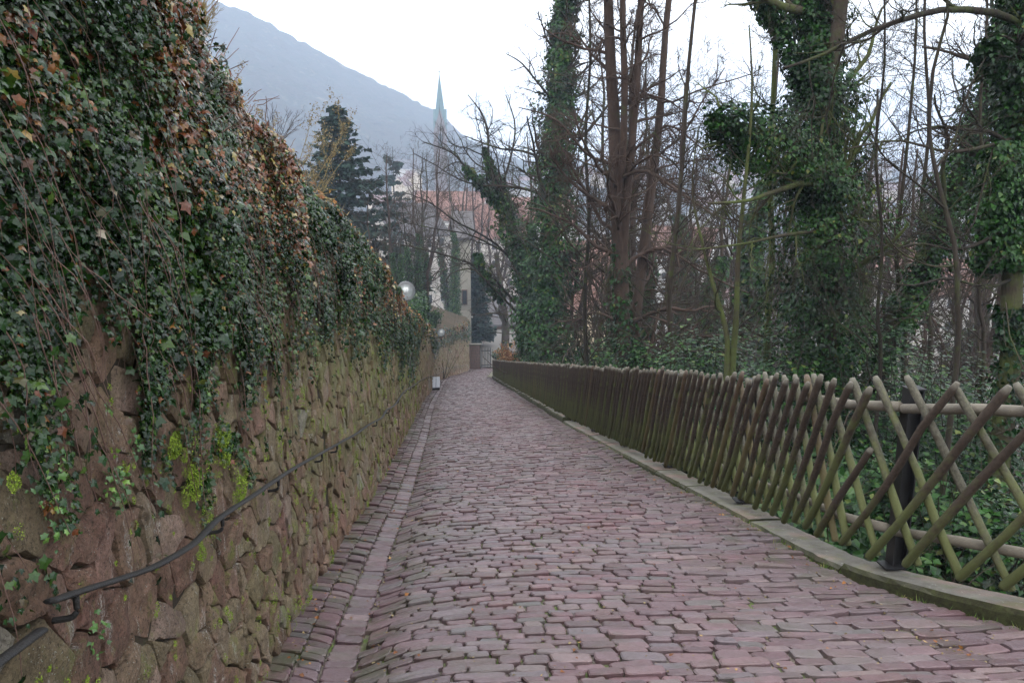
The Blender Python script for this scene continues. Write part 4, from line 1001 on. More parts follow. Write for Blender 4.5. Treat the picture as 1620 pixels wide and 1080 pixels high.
# -- green stemmed thin trees
P = trunk_px([(1430, 600, 12), (1425, 480, 12), (1418, 400, 12), (1428, 300, 12), (1440, 180, 12), (1450, 40, 12), (1446, -120, 12)])
tree('young_tree', 'thin grey tree standing just right of the big ivy trunk', 'tree', [(P, .05, .012)], 'bark', None, (), n1=16, t1=(.25, 1), L1=.2, limb_len=1.8, twig=(6, 5, 3))
Pa = trunk_px([(1150, 590, 10.5), (1148, 520, 10.5), (1128, 450, 10.6), (1110, 380, 10.7), (1095, 300, 10.8), (1105, 200, 10.8)]); Pb = trunk_px([(1158, 590, 10.5), (1165, 500, 10.4), (1168, 400, 10.4), (1180, 280, 10.4), (1190, 150, 10.4), (1185, 40, 10.4)])
tree('young_tree', 'two stemmed mossy young tree rising from behind the middle of the fence', 'tree', [(Pa, .05, .006), (Pb, .055, .008)], 'bark_moss', 'bark_dark', (), n1=13, t1=(.2, 1), L1=.22, limb_len=2.0, twig=(6, 5, 4))
P = trunk_px([(1212, 600, 13), (1215, 500, 13), (1222, 400, 13), (1218, 280, 13), (1225, 120, 13), (1230, -40, 13)])
tree('young_tree', 'thin mossy green trunk close to the left side of the big ivy tree', 'tree', [(P, .07, .035)], 'bark_moss', 'bark', (), n1=14, t1=(.2, 1), L1=.2, limb_len=2.2, twig=(6, 5, 4))
P = trunk_px([(1065, 590, 15), (1058, 480, 15), (1068, 380, 15), (1080, 250, 15), (1088, 120, 15), (1100, 0, 15)])
tree('young_tree', 'thin crooked tree with tangled twigs right of the reddish trunks', 'tree', [(P, .06, .03)], 'bark', 'bark_dark', (), n1=16, t1=(.15, 1), L1=.25, limb_len=2.6, twig=(6, 6, 4))
for pts, r0, lab in (([(1392, 600, 9.5), (1388, 500, 9.5), (1396, 380, 9.6), (1385, 240, 9.6), (1400, 90, 9.6), (1395, -120, 9.6)], .03, 'thin dark bare tree rising just right of the big ivy column'),
    ([(1470, 600, 13), (1466, 480, 13), (1455, 360, 13), (1470, 200, 13.2), (1462, 40, 13.2), (1470, -140, 13.2)], .05, 'twiggy grey tree half way between ivy column and right edge trunk'),
    ([(1555, 600, 10.5), (1548, 470, 10.5), (1560, 330, 10.5), (1550, 180, 10.6), (1562, 30, 10.6), (1558, -140, 10.6)], .035, 'thin twiggy tree just left of the mossy trunk at the right edge'),
    ([(928, 590, 21), (925, 470, 21), (932, 350, 21), (926, 220, 21), (934, 90, 21), (930, -60, 21)], .07, 'slim twiggy tree between the centre ivy tree and the reddish stems'),
    ([(1262, 600, 16), (1258, 470, 16), (1250, 330, 16), (1262, 180, 16), (1255, 20, 16), (1260, -120, 16)], .06, 'twiggy tree partly hidden behind the left side of the big ivy column')):
    P = trunk_px(pts, 18); tree('young_tree', lab, 'tree', [(P, r0, r0*.35)], 'bark_dark', None, (), n1=17, t1=(.15, 1), L1=.22, limb_len=2.6, twig=(7, 6, 5), ang1=(.6, 1.35), wander=.26)
# -- large bare tree of several reddish stems
D0 = 20
P1 = trunk_px([(986, 575, D0), (984, 480, D0), (980, 390, D0), (975, 300, D0), (972, 200, D0), (966, 100, D0), (962, -10, D0), (960, -150, D0)])
P2 = resample([at(984, 420, D0), at(990, 330, D0-.1), at(1000, 220, D0-.2), at(1008, 120, D0-.2), at(1014, 0, D0-.2), at(1020, -130, D0)], 12)
P3 = resample([base_px(1000, 575, D0+.6), at(1005, 520, D0+.6), at(1018, 400, D0+.6), at(1032, 280, D0+.6), at(1045, 170, D0+.6), at(1052, 60, D0+.6), at(1068, -90, D0+.6)], 14)
P4 = resample([at(975, 330, D0), at(985, 250, D0-.3), at(988, 130, D0-.4), at(985, 20, D0-.4), at(990, -120, D0-.4)], 10)
tree('bare_tree', 'large leafless tree of several reddish brown stems left of centre behind the fence', 'tree', [(P1, .22, .09), (P2, .12, .06), (P3, .16, .06), (P4, .09, .06)], 'bark_red', 'bark_red',
     [(px_line([(975, 285, D0), (1020, 270, D0-1), (1070, 300, D0-2), (1130, 340, D0-3), (1180, 350, D0-3.5)]), .05, .012), (px_line([(972, 260, D0), (930, 245, D0-.5), (880, 190, D0-1), (820, 170, D0-1)]), .05, .01)],
     n1=15, t1=(.1, .97), L1=.3, limb_len=3.0, twig=(8, 8, 5), up=-.01, wander=.25, ivy_spec=[(P1[:7], np.array([.9, .7, .5, .38, .3, .2, .12]), 2500, .1)])
# -- ivy clad tree at the centre and its ivy leaning companion
DF = 1.25
P = trunk_px([(868, 575, 29), (870, 500, 29), (872, 420, 29), (874, 330, 29), (880, 240, 29), (884, 150, 29), (888, 70, 29.2), (893, -5, 29.4), (898, -60, 29.4)])
tree('ivy_tree', 'tall narrow tree wholly clad in dark ivy at the centre, bushy at its foot', 'tree', [(P, .32, .08)], 'bark_dark', 'bark_dark',
     [(px_line([(884, 170, 29), (850, 130, 28.5), (825, 100, 28), (800, 85, 28)]), .05, .015), (px_line([(878, 260, 29), (830, 240, 28.5), (790, 235, 28), (735, 215, 28)]), .06, .015), (px_line([(886, 120, 29), (905, 60, 29), (915, 10, 29)]), .05, .02),
      (px_line([(882, 200, 29), (910, 150, 29), (930, 100, 29)]), .05, .02)],
     n1=22, t1=(.2, .98), L1=.28, limb_len=4.2, twig=(7, 6, 4), up=.05,
     ivy_spec=[(P, np.array([1.7, 1.7, 1.5, 1.3, 1.15, 1.05, 1.0, .95, .85, .8, .7, .6, .55, .48, .44, .36]), 34000, .115)])
DF = 1.5
P = resample([base_px(842, 560, 27), at(838, 520, 27), at(832, 450, 27), at(822, 400, 27), at(806, 345, 27), at(792, 300, 27), at(776, 265, 27), at(765, 232, 27)], 14)
tree('ivy_tree', 'ivy clad tree leaning left across the view of the town roofs', 'tree', [(P, .2, .06)], 'bark_dark', 'bark_dark',
     [(px_line([(800, 330, 27), (770, 300, 26.5), (735, 262, 26), (712, 240, 26), (670, 225, 26)]), .06, .015), (px_line([(772, 255, 27), (772, 215, 27), (762, 180, 27), (740, 150, 27)]), .05, .015),
      (px_line([(822, 500, 27), (790, 465, 26.5), (765, 440, 26), (745, 425, 26), (715, 432, 26), (705, 445, 26)]), .045, .015), (px_line([(815, 480, 27), (770, 430, 26.5), (710, 405, 26), (650, 390, 25.6), (622, 385, 25.5)]), .05, .012),
      (px_line([(830, 450, 27), (800, 400, 27), (760, 370, 26.6), (720, 350, 26.3), (680, 320, 26), (640, 305, 26)]), .05, .012), (px_line([(790, 300, 27), (805, 260, 27), (815, 200, 27), (800, 150, 27)]), .05, .015),
      (px_line([(800, 400, 27), (745, 372, 26.6), (690, 362, 26.3), (640, 352, 26)]), .035, .01)],
     n1=8, t1=(.4, .98), L1=.4, limb_len=3.2, twig=(7, 6, 4), up=.05, ivy_spec=[(P, np.array([1.0, .9, .7, .5, .45, .5, .55, .55, .48, .36, .26, .18, .1, .04]), 9000, .1),
     (px_line([(800, 330, 27), (770, 300, 26.5), (735, 262, 26)], 6), np.array([.3, .28, .25, .2, .15, .1]), 1200, .12), (px_line([(795, 470, 27), (770, 440, 26.5), (755, 400, 26)], 6), np.array([.25, .25, .2, .2, .15, .1]), 700, .12)])
# -- tree beyond the gate
DF = 1.0
P = trunk_px([(798, 560, 86), (800, 520, 86), (796, 480, 86), (790, 440, 86), (785, 400, 86)])
tree('bare_tree', 'thick brown trunked bare tree just beyond the iron gate', 'tree', [(P, .5, .22)], 'bark', 'bark', (), n1=16, t1=(.35, 1), L1=.5, limb_len=6, twig=(6, 5, 3), up=.03, cull=.02)

# -- middle distance trees: a few crowns shared by many individuals
def proto_tree(seed, H, stems=1, mat='bark', ivy=0, spread=.34, n1=18):
    """builds local meshes (origin at the foot)"""
    P = []; out = []
    for s_ in range(stems):
        n = 14; s = np.linspace(0, 1, n); a = rng.uniform(0, 6.3); sp_ = .1*H*(stems > 1)
        P.append(np.stack([sp_*s*math.cos(a)+np.cumsum(rng.normal(0, .03*H/4, n)), sp_*s*math.sin(a)+np.cumsum(rng.normal(0, .03*H/4, n)), s*H], 1))
    P = np.array(P); P[:, 0, :2] *= 0; R = np.tile(np.linspace(.012*H, .002*H, 14), (stems, 1))
    Q1, R1 = grow(P, R, n1, .16, .98, (.5, 1.25), spread*1.15, 8, .2, .05, .4, 99, None)
    Q2, R2 = grow(Q1, R1, 7, .12, 1, (.4, 1.1), .5, 6, .24, .03, .55, 99, None)
    Q3, R3 = grow(Q2, R2, 5, .15, 1, (.35, .9), .55, 4, .18, .04, .7, 99, None)
    def mk(sets):
        Vs, Fs, rn, off = [], [], [], 0
        for p, r, k in sets:
            V, F = tubes(p, r, k); Vs.append(V); Fs.append(np.concatenate(F)+off); off += len(V); rn.append(np.repeat(rng.random(len(p)), p.shape[1]*k))
        return mesh_np('tree', np.concatenate(Vs), [np.concatenate(Fs)], M[mat], True, {'rnd': np.concatenate(rn)})
    R3 = np.maximum(R3, .006); tr, crn = mk([(P, R, 8)]), mk([(Q1, R1, 5), (Q2, R2, 3), (Q3, R3, 3)]); iv = None
    if ivy:
        n = int(ivy); f = rng.random(n)*9; i = f.astype(int); g = (f-i)[:, None]; st_ = rng.integers(stems, size=n); c = P[st_, i]*(1-g)+P[st_, i+1]*g; phi = rng.random(n)*6.283
        rad = np.interp(f, [0, 2, 6, 9], [1.2, .75, .6, .35])*(.3+1.1*fbm(f*2.5, phi*1.2, seed))*rng.random(n)**.4; d = np.stack([np.cos(phi), np.sin(phi), 0*phi], 1)
        V, F = leaves(c+d*rad[:, None], d+[0, 0, .5], np.tile([0, 0, -1.], (n, 1))+d*.5, rng.uniform(.12, .24, n)); iv = mesh_np('tree_ivy', V.reshape(-1, 3), multi(V, [F], 4), M['ivy_tree'], False, {'rnd': np.repeat(rng.random(n), 4)})
    return tr, crn, iv
protos = [proto_tree(11, 14, 1, 'bark_red'), proto_tree(12, 15, 2, 'bark'), proto_tree(13, 13, 3, 'bark_red', n1=11), proto_tree(14, 16, 1, 'bark', 5000), proto_tree(15, 15, 2, 'bark_dark', 6000, n1=11), proto_tree(16, 9, 4, 'bark_red', n1=9, spread=.45)]
def place_tree(k, px, D, sc, label, group, name='bare_tree', z=None, cat='tree'):
    b = at(px, 400, D); z0 = float(land_z(b[0], b[1]))-.2 if z is None else z
    root = thing(name, label, cat, (b[0], b[1], z0), group); root.rotation_euler = (0, 0, rng.uniform(0, 6.28)); root.scale = (sc*rng.uniform(.9, 1.1),)*2+(sc,)
    for nm, me in zip(('trunk', 'crown', 'ivy'), protos[k]):
        if me is not None: link(nm, me, root)
    return root
def top_scale(k, px, D, ytop):
    b = at(px, 400, D); z0 = float(land_z(b[0], b[1])); zt = at(px, ytop, D)[2]; return max(.35, (zt-z0)/[14, 15, 13, 16, 15, 9][k]/1.05)
g1 = 'hazy bare trees standing in the valley beyond the wall'
for (k, px, D, yt) in ((3, 724, 84, 290), (4, 716, 92, 310), (3, 662, 62, 285), (4, 698, 56, 310), (3, 722, 62, 330), (0, 618, 58, 225), (2, 690, 62, 215), (1, 655, 75, 225), (2, 742, 116, 240), (0, 590, 52, 300), (4, 636, 54, 330), (1, 715, 112, 230), (0, 560, 70, 330), (2, 785, 118, 270)):
    while D < 100 and at(px, 400, D)[0] > float(wall_x(D))-1.6: px -= 3
    place_tree(k, px, D, top_scale(k, px, D, yt), 'hazy %s %s' % (['single stemmed bare tree', 'forked bare tree', 'three stemmed bare tree', 'bare tree with ivied trunk', 'forked tree with ivied stems'][k], 'left of the pines' if px < 600 else ('just right of the spruce' if px < 645 else ('above the nearest lamp' if px < 675 else ('under the church spire' if px < 705 else ('between spire and stone house' if px < 730 else 'by the stone house'))))), g1)
g2 = 'bare trees crowding the slope below the fence'
for q in range(30):
    px = 845+q*26+rng.uniform(-14, 14); D = rng.uniform(24, 60); k = [0, 1, 2, 5, 1, 0, 3, 2][int(rng.integers(8))]; yt = rng.uniform(-80, 230) if px > 930 else rng.uniform(170, 290)
    while at(px, 400, D)[0] < float(kerb_in(D))+1.6: D += 2; px += 2
    zone = ['left of the big reddish stems', 'behind the big reddish stems', 'right of the big reddish stems', 'behind the two stemmed mossy tree', 'left of the big ivy column', 'behind the big ivy column', 'between ivy column and leaning trunk', 'behind the leaning trunk', 'at the far right'][int(np.searchsorted([930, 1020, 1100, 1180, 1255, 1350, 1430, 1540], px))]
    form = ['single stemmed bare tree', 'forked bare tree', 'three stemmed bare tree', 'bare tree with ivied trunk', 'forked bare tree with ivied stems', 'low many stemmed bare tree'][k]
    place_tree(k, px, D, min(1.7, top_scale(k, px, D, yt)), form+(' near the fence ' if D < 27 else (' mid bank ' if D < 40 else ' far down the bank '))+zone, g2)

# -- conifers
def conifer(name, label, px, D, ytop, rbase, nwh, nb, size, droop, mat='needles', flat=1.0, irregular=.2, H=None, z0=None, per=26, start=.06):
    b = at(px, 400, D); g = float(ground_z(b[0], b[1])); zt = at(px, ytop, D)[2]; H = zt-g; root = thing(name, label, 'conifer', (b[0], b[1], g))
    P = np.stack([np.full(10, b[0]), np.full(10, b[1]), g+H*np.linspace(0, 1, 10)], 1); branch_obj('trunk', [(P[None], np.linspace(.3, .03, 10)[None], 8)], M['bark_dark'], root)
    Ps, C, N, U = [], [], [], []
    for w in range(nwh):
        f = start+(1-start)*(w/nwh); r = rbase*(1-f)**.85*(1+.0*w)+.25
        for q in range(nb):
            a = q*6.283/nb+w*1.7+rng.uniform(-.25, .25); L = r*rng.uniform(1-irregular*1.6, 1+irregular); s = np.linspace(0, 1, 7); f = start+(1-start)*((w+rng.uniform(-.5, .5))/nwh)
            d = np.array([math.cos(a), math.sin(a)]); z = g+H*(f+rng.uniform(-.01, .01))+L*(-droop*s+.42*droop*2*s**2*1.0)
            br = np.stack([b[0]+d[0]*L*s, b[1]+d[1]*L*s, z], 1); Ps.append(br); m = int(per*max(L/rbase, .3))
            t = rng.uniform(.12, 1, m); i = np.minimum((t*6).astype(int), 5); gg = (t*6-i)[:, None]; c = br[i]*(1-gg)+br[i+1]*gg; side = rng.choice([-1, 1], m)[:, None]*np.array([[-d[1], d[0], 0]])
            wd = (1-.75*t)[:, None]*L*.26*rng.random((m, 1)); c = c+side*wd; c[:, 2] -= wd[:, 0]*.45; C.append(c); U.append(side*.8+np.array([d[0], d[1], -.55])); N.append(np.tile([0, 0, 1.0], (m, 1)))
    Ps = np.array(Ps); branch_obj('branches', [(Ps, np.tile(np.linspace(.035, .01, 7), (len(Ps), 1)), 3)], M['bark_dark'], root)
    leaf_obj('foliage', np.concatenate(C), np.concatenate(N), np.concatenate(U), rng.uniform(.5, 1.3, sum(map(len, C)))*size, M[mat], root, KITE, .55, stuff=True)
conifer('spruce', 'dark drooping spruce standing clear behind the wall at left', 541, 62, 162, 6.3, 30, 11, .42, .5, per=85)
conifer('pine', 'hazy flat topped pine to the right of the dark spruce', 626, 118, 232, 6.0, 10, 6, .6, .05, irregular=.55, per=100, start=.35)
conifer('spruce', 'narrow dark evergreen beside the pale stone house near the gate', 755, 92, 398, 1.8, 26, 9, .4, .5, per=60, start=.12)
# -- yellowish shrub and scrub behind the wall top
def bush(name, label, px, py, D, H, nst, mat, leafmat=None, nleaf=0, lsize=.05, spread=.5, twig=(6, 5, 3), cat='shrub', z0=None, r0=.02):
    c = at(px, py, D); root = thing(name, label, cat, tuple(c)); n = 9; s = np.linspace(0, 1, n)[None, :, None]
    d = nrm(np.stack([rng.normal(0, spread, nst), rng.normal(0, spread, nst), np.ones(nst)], 1)); L = H*rng.uniform(.6, 1.1, nst)[:, None, None]
    P = c+d[:, None]*L*s+np.cumsum(rng.normal(0, H*.012, (nst, n, 3)), 1); R = np.tile(np.linspace(r0, r0*.25, n), (nst, 1))
    Q2, R2 = grow(P, R, twig[0], .15, 1, (.3, .8), .45, 6, .15, .08, .6, 99, .1); Q3, R3 = grow(Q2, R2, twig[1], .15, 1, (.3, .8), .5, 5, .15, .05, .65, 99, .1)
    branch_obj('stems', [(P, R, 5)], M[mat], root); branch_obj('twigs', [(Q2, R2, 4), (Q3, R3, 3)], M[mat], root)
    if nleaf:
        A_ = np.concatenate([Q3.reshape(-1, 3), Q2.reshape(-1, 3)]) if len(Q3) else P.reshape(-1, 3); q = A_[rng.integers(len(A_), size=nleaf)]+rng.normal(0, lsize, (nleaf, 3))
        leaf_obj('leaves', q, rng.normal(0, 1, (nleaf, 3)), np.tile([0, 0, -.6], (nleaf, 1))+rng.normal(0, .6, (nleaf, 3)), lsize*rng.uniform(.6, 1.2, nleaf), M[leafmat], root, KITE, .5, stuff=True)
    return root
bush('willow_shrub', 'yellowish twiggy shrub rising behind the ivy wall in front of the hill', 446, 400, 26, 4.3, 16, 'bark_yellow', 'straw', 12000, .05, .3)
bush('willow_shrub', 'fine pale twigs standing on the wall top at the upper left', 322, 70, 6.5, .42, 14, 'bark_yellow', 'ivy_bright', 60, .018, .35, r0=.004)
bush('shrub', 'bare purplish twigs fanning out behind the wall top left of the spruce', 436, 235, 15, .8, 10, 'bark_red', None, 0, .03, .6, r0=.008)
bush('beech_bush', 'orange brown bush of dead beech leaves by the far fence end', 806, 588, 57, 1.9, 18, 'bark_red', 'dead', 2600, .11, .35)
bush('ivy_bush', 'dark ivy bush at the far corner of the fence beside the orange bush', 791, 590, 62.5, 1.7, 14, 'bark_dark', 'ivy_tree', 1800, .13, .3)
bush('ivy_bush', 'ivy and dead leaves spilling over the far wall top', 678, 520, 60, 1.6, 12, 'bark_dark', 'ivy_tree', 2500, .13, .6)
for px, py, D, H_, lab in ((668, 470, 50, 4.5, 'large dark evergreen thicket behind the wall just right of the nearest lamp'), (700, 500, 58, 4.2, 'dark evergreen thicket behind the wall near the farthest lamps'), (640, 470, 44, 3.5, 'dark evergreen thicket behind the nearest lamp'), (1120, 560, 13.5, 1.7, 'dark ivy bush behind the middle of the fence, left of the mossy young tree'), (1245, 570, 11, 1.4, 'ivy bush at the left foot of the big ivy column'), (1385, 570, 10.5, 1.5, 'ivy bush at the right foot of the big ivy column'),
    (1460, 560, 12, 1.8, 'ivy bush between the slender dark tree and the steel post'), (1560, 560, 9.8, 1.6, 'ivy bush left of the mossy trunk at the right edge'), (950, 560, 24, 2.2, 'dark evergreen bush at the left foot of the reddish stems'), (1040, 560, 19, 2.0, 'dark evergreen bush at the right foot of the reddish stems'),
    (1440, 780, 7.5, 1.2, 'ivy mound seen through the lattice right of the steel post'), (1320, 760, 8.3, 1.2, 'ivy mound seen through the lattice left of the steel post'), (1560, 800, 6.6, 1.0, 'ivy mound low at the right edge behind the lattice')):
    c = at(px, py, D); gz_ = float(ground_z(c[0], c[1])); top = c[2]+.3; root = thing('ivy_bush', lab, 'bush', (c[0], c[1], gz_)); n = int(5200*min(H_, 2.4)); hh_ = top-gz_
    st_ = np.linspace(0, 1, 8)[None, :, None]; dd = nrm(np.stack([rng.normal(0, .3, 16), rng.normal(0, .3, 16), np.ones(16)], 1)); P = np.array([c[0], c[1], gz_])+dd[:, None]*hh_*st_+np.cumsum(rng.normal(0, .03, (16, 8, 3)), 1)
    branch_obj('stems', [(P, np.tile(np.linspace(.016, .005, 8), (16, 1)), 4)], M['bark_dark'], root)
    u = nrm(rng.normal(0, 1, (n, 3))); lob = .55+.75*fbm(u[:, 0]*2.4+px, u[:, 2]*2.4+u[:, 1], 12); q = np.array([c[0], c[1], gz_+hh_*.45])+u*lob[:, None]*(rng.random((n, 1))**.35)*np.array([H_*.75, H_*.75, hh_*.62])
    q = q[q[:, 0] > kerb_in(q[:, 1])+.42] if px > 760 else q[q[:, 0] < wall_x(q[:, 1])-.6]; leaf_obj('foliage', q, q-np.array([c[0], c[1], gz_+hh_*.3])+[0, 0, .4], np.tile([0, 0, -1.], (len(q), 1)), rng.uniform(.04, .085, len(q))*(1+D*.02), M['ivy_tree'], root, KITE, .6, stuff=True)
# -- ivy and bramble undergrowth on the bank below the fence
n = 150000; Y = 2.0+45*rng.random(n)**1.7; X = kerb_in(Y)+.34+(9+Y*.25)*rng.random(n)**1.5; h = 1.3*sstep(fbm(X*.55, Y*.4, 91), .3, .65)*sstep(X-kerb_in(Y), .3, 1.6); P = np.stack([X, Y, ground_z(X, Y)+.03+h*rng.random(n)**.5], 1)
k = inview(P, .06); P = P[k]; m = len(P)
tag(leaf_obj('ivy_groundcover', P, np.tile([-.35, -.3, 1.0], (m, 1)), rng.normal(0, 1, (m, 3))-[0, 0, .5], rng.uniform(.045, .1, m)*(1+P[:, 1]*.022), M['ivy_tree'], None, KITE, .55), kind='stuff')
n = 430; Y = 3.5+32*rng.random(n)**1.4; X = kerb_in(Y)+.5+8*rng.random(n); P0 = np.stack([X, Y, ground_z(X, Y)], 1)[:, None]
d = nrm(np.stack([rng.normal(0, .5, n), rng.normal(0, .5, n), np.ones(n)], 1)); L = rng.uniform(.8, 3.2, n); N = 10; Q = np.zeros((n, N, 3)); Q[:, 0] = P0[:, 0]
for j in range(1, N): d = nrm(d+rng.normal(0, .13, (n, 3))-np.array([0, 0, .05])); Q[:, j] = Q[:, j-1]+d*(L/(N-1))[:, None]
ok = (Q[:, :, 0] > kerb_in(Q[:, :, 1])+.45).all(1); Q = Q[ok]; n = len(Q); Rb = np.tile(np.linspace(1, .4, N), (n, 1))*rng.uniform(.004, .011, (n, 1)); Q2, R2 = grow(Q, Rb, 6, .2, 1, (.4, 1.0), .4, 6, .2, .03, .6, 99, .1); Q3, R3 = grow(Q2, R2, 3, .2, 1, (.4, 1.0), .5, 4, .2, .0, .7, 99, .1)
und = empty('undergrowth', (8, 12, -6)); tag(und, 'tangle of bare saplings and brambles on the bank below the fence', 'undergrowth'); o = branch_obj('stems', [(Q, Rb, 4), (Q2, R2, 3), (Q3, R3, 3)], M['bark'], und); o['kind'] = 'stuff'

n = 5200; Y = rng.uniform(24, 62, n); X = wall_x(Y)-.45-4.5*rng.random(n)**1.3
tag(leaf_obj('leaf_litter', np.stack([X, Y, ground_z(X, Y)+.02+.08*rng.random(n)], 1), np.tile([.4, -.5, 1.0], (n, 1)), rng.normal(0, 1, (n, 3)), rng.uniform(.07, .14, n), M['dead'], None, KITE, .5), kind='stuff')
# ------------------------------------------------------------------ buildings
def house(name, label, cat, c, w, d, h, rh, yaw, wallm, roofm, group=None, windows=0, floors=3, cols=3, chimney=True, sides=('f',)):
    root = thing(name, label, cat, tuple(c), group); root.rotation_euler = (0, 0, yaw); hw, hd = w/2, d/2
    V = [(-hw, -hd, 0), (hw, -hd, 0), (hw, hd, 0), (-hw, hd, 0), (-hw, -hd, h), (hw, -hd, h), (hw, hd, h), (-hw, hd, h), (-hw, 0, h+rh), (hw, 0, h+rh)]
    link('wall', mesh_np('wall', V, [np.array([(0, 1, 5, 4), (1, 2, 6, 5), (2, 3, 7, 6), (3, 0, 4, 7)]), np.array([(4, 8, 7), (5, 6, 9)])], M[wallm], False, {'rnd': np.full(10, .5)}), root)
    e, o_, th = .5, .35, .22; sl = rh/hd; zz = h-o_*sl
    V = [(-hw-e, -hd-o_, zz), (hw+e, -hd-o_, zz), (hw+e, 0, h+rh), (-hw-e, 0, h+rh), (hw+e, hd+o_, zz), (-hw-e, hd+o_, zz)]; V = V+[(x, y, z+th) for x, y, z in V]
    F = np.array([(6, 7, 8, 9), (9, 8, 10, 11), (0, 3, 2, 1), (3, 5, 4, 2), (0, 1, 7, 6), (4, 5, 11, 10), (1, 2, 8, 7), (2, 4, 10, 8), (0, 6, 9, 3), (3, 9, 11, 5)])
    rf = link('roof', mesh_np('roof', V, [F], M[roofm], False, {'rnd': np.full(12, .5)}), root)
    if chimney:
        m = MB(); x = rng.uniform(-.3, .3)*w; m.box((x, .8, h+rh+.1), (.8, .7, 1.9)); ch = m.build('chimney', M['brickwall']); ch.parent = rf
    if windows:
        for fl in range(floors):
            for q in range(cols):
                x = -hw+w*(q+.5)/cols; z = h*(fl+.55)/floors
                m = MB(); m.box((x, -hd-.02, z), (1.15, .12, 1.6)); wi = m.build('window', M['plaster_w']); wi.parent = root
                m = MB(); m.box((x, -hd-.05, z), (.92, .12, 1.36)); pn = m.build('pane', M['pane']); pn.parent = wi
    return root
def yaw_to_cam(c, extra=0): return -math.atan2(c[0], c[1])+extra
# the pale stone house beside the wall end
c = at(722, 560, 92); c[2] = float(path_z(92))-1; zt = at(730, 372, 92)[2]
c = at(733, 560, 92); c[2] = float(path_z(92))-1
house('stone_house', 'tall pale sandstone house corner rising behind the wall end', 'house', c, 1.45, 8, zt-c[2], 2.5, yaw_to_cam(c, .05), 'sand', 'roof_grey', windows=0, chimney=False)
m = MB(); w_ = at(735, 470, 87.7); m.box(w_, (.62, .3, 1.7)); wi = m.build('window', M['brickwall']); sh = bpy.data.objects['stone_house']; wi.parent = sh; wi.matrix_parent_inverse = (Matrix.Translation(sh.location)@sh.rotation_euler.to_matrix().to_4x4()).inverted()
m = MB(); m.box(w_-[0, .05, 0], (.46, .3, 1.5)); pn = m.build('pane', M['pane']); pn.parent = wi
# brown building beyond the forecourt
a_, b_ = at(758, 553, 104), at(850, 553, 104); zt = at(800, 512, 104)[2]; c = (a_+b_)/2; c[2] = a_[2]-.4; w = np.linalg.norm((b_-a_)[:2])
hb = house('stone_building', 'low brown stone building with one dark window beyond the forecourt', 'building', c+[0, 4, 0], w, 8, zt-c[2], 3.0, 0, 'brickwall', 'roof_grey', chimney=False)
wc = at(781.5, 542, 99.9); m = MB(); m.box(wc-(c+[0, 4, 0])-[0, 0, 0], (.95, .2, .95)); wi = m.build('window', M['brickwall']); wi.parent = hb; m = MB(); m.box(wc-(c+[0, 4, 0])-[0, .06, 0], (.75, .2, .75)); pn = m.build('pane', M['pane']); pn.parent = wi
# nearer town houses seen between the trunks (px, py of the eaves centre, distance, ...)
near_h = [(775, 372, 150, 13, 9, 3.2, 5.5, .5, 'plaster', 'roof_red', 'red tiled house with pale gable seen through the branches'),
          (715, 345, 190, 16, 10, 9, 6, -.3, 'plaster_w', 'roof_brown', 'white house with a brown roof behind the ivy trunks left of centre'),
          (640, 370, 140, 12, 9, 9, 5, .7, 'plaster', 'roof_grey', 'grey roofed plaster house behind the trees right of the spruce'),
          (930, 430, 130, 14, 9, 9, 5, .2, 'plaster_y', 'roof_brown', 'ochre house showing between the centre ivy tree and the reddish trunks'),
          (1080, 400, 170, 15, 10, 9, 5.5, -.4, 'plaster_w', 'roof_red', 'white house with red roof right of the reddish trunks'),
          (1400, 420, 160, 15, 10, 9, 5.5, .3, 'plaster', 'roof_brown', 'brown roofed house between the big ivy tree and the leaning trunk'),
          (850, 350, 210, 18, 11, 9, 6, .1, 'plaster_w', 'roof_brown', 'long brown roofed house directly behind the centre ivy tree'),
          (1500, 460, 120, 12, 9, 9, 5, -.2, 'plaster', 'roof_brown', 'pale walled house low between the thin trees at far right'),
          (905, 480, 110, 10, 8, 9, 4, .6, 'plaster_y', 'roof_red', 'yellowish house low down just right of the centre ivy tree')]
for (px, py, D, w, d, h, rh, yw, wm, rm, lab) in near_h:
    e = at(px, py, D); g = float(land_z(e[0], e[1]))-1; c = np.array([e[0], e[1], min(g, e[2]-8) if D < 400 else e[2]-11])
    house('house', lab, 'house', c, w, d, e[2]-c[2], rh, yaw_to_cam(c, yw), wm, rm, 'old town houses', windows=int(D < 400), floors=max(2, int((e[2]-c[2])/3.1)), cols=4)
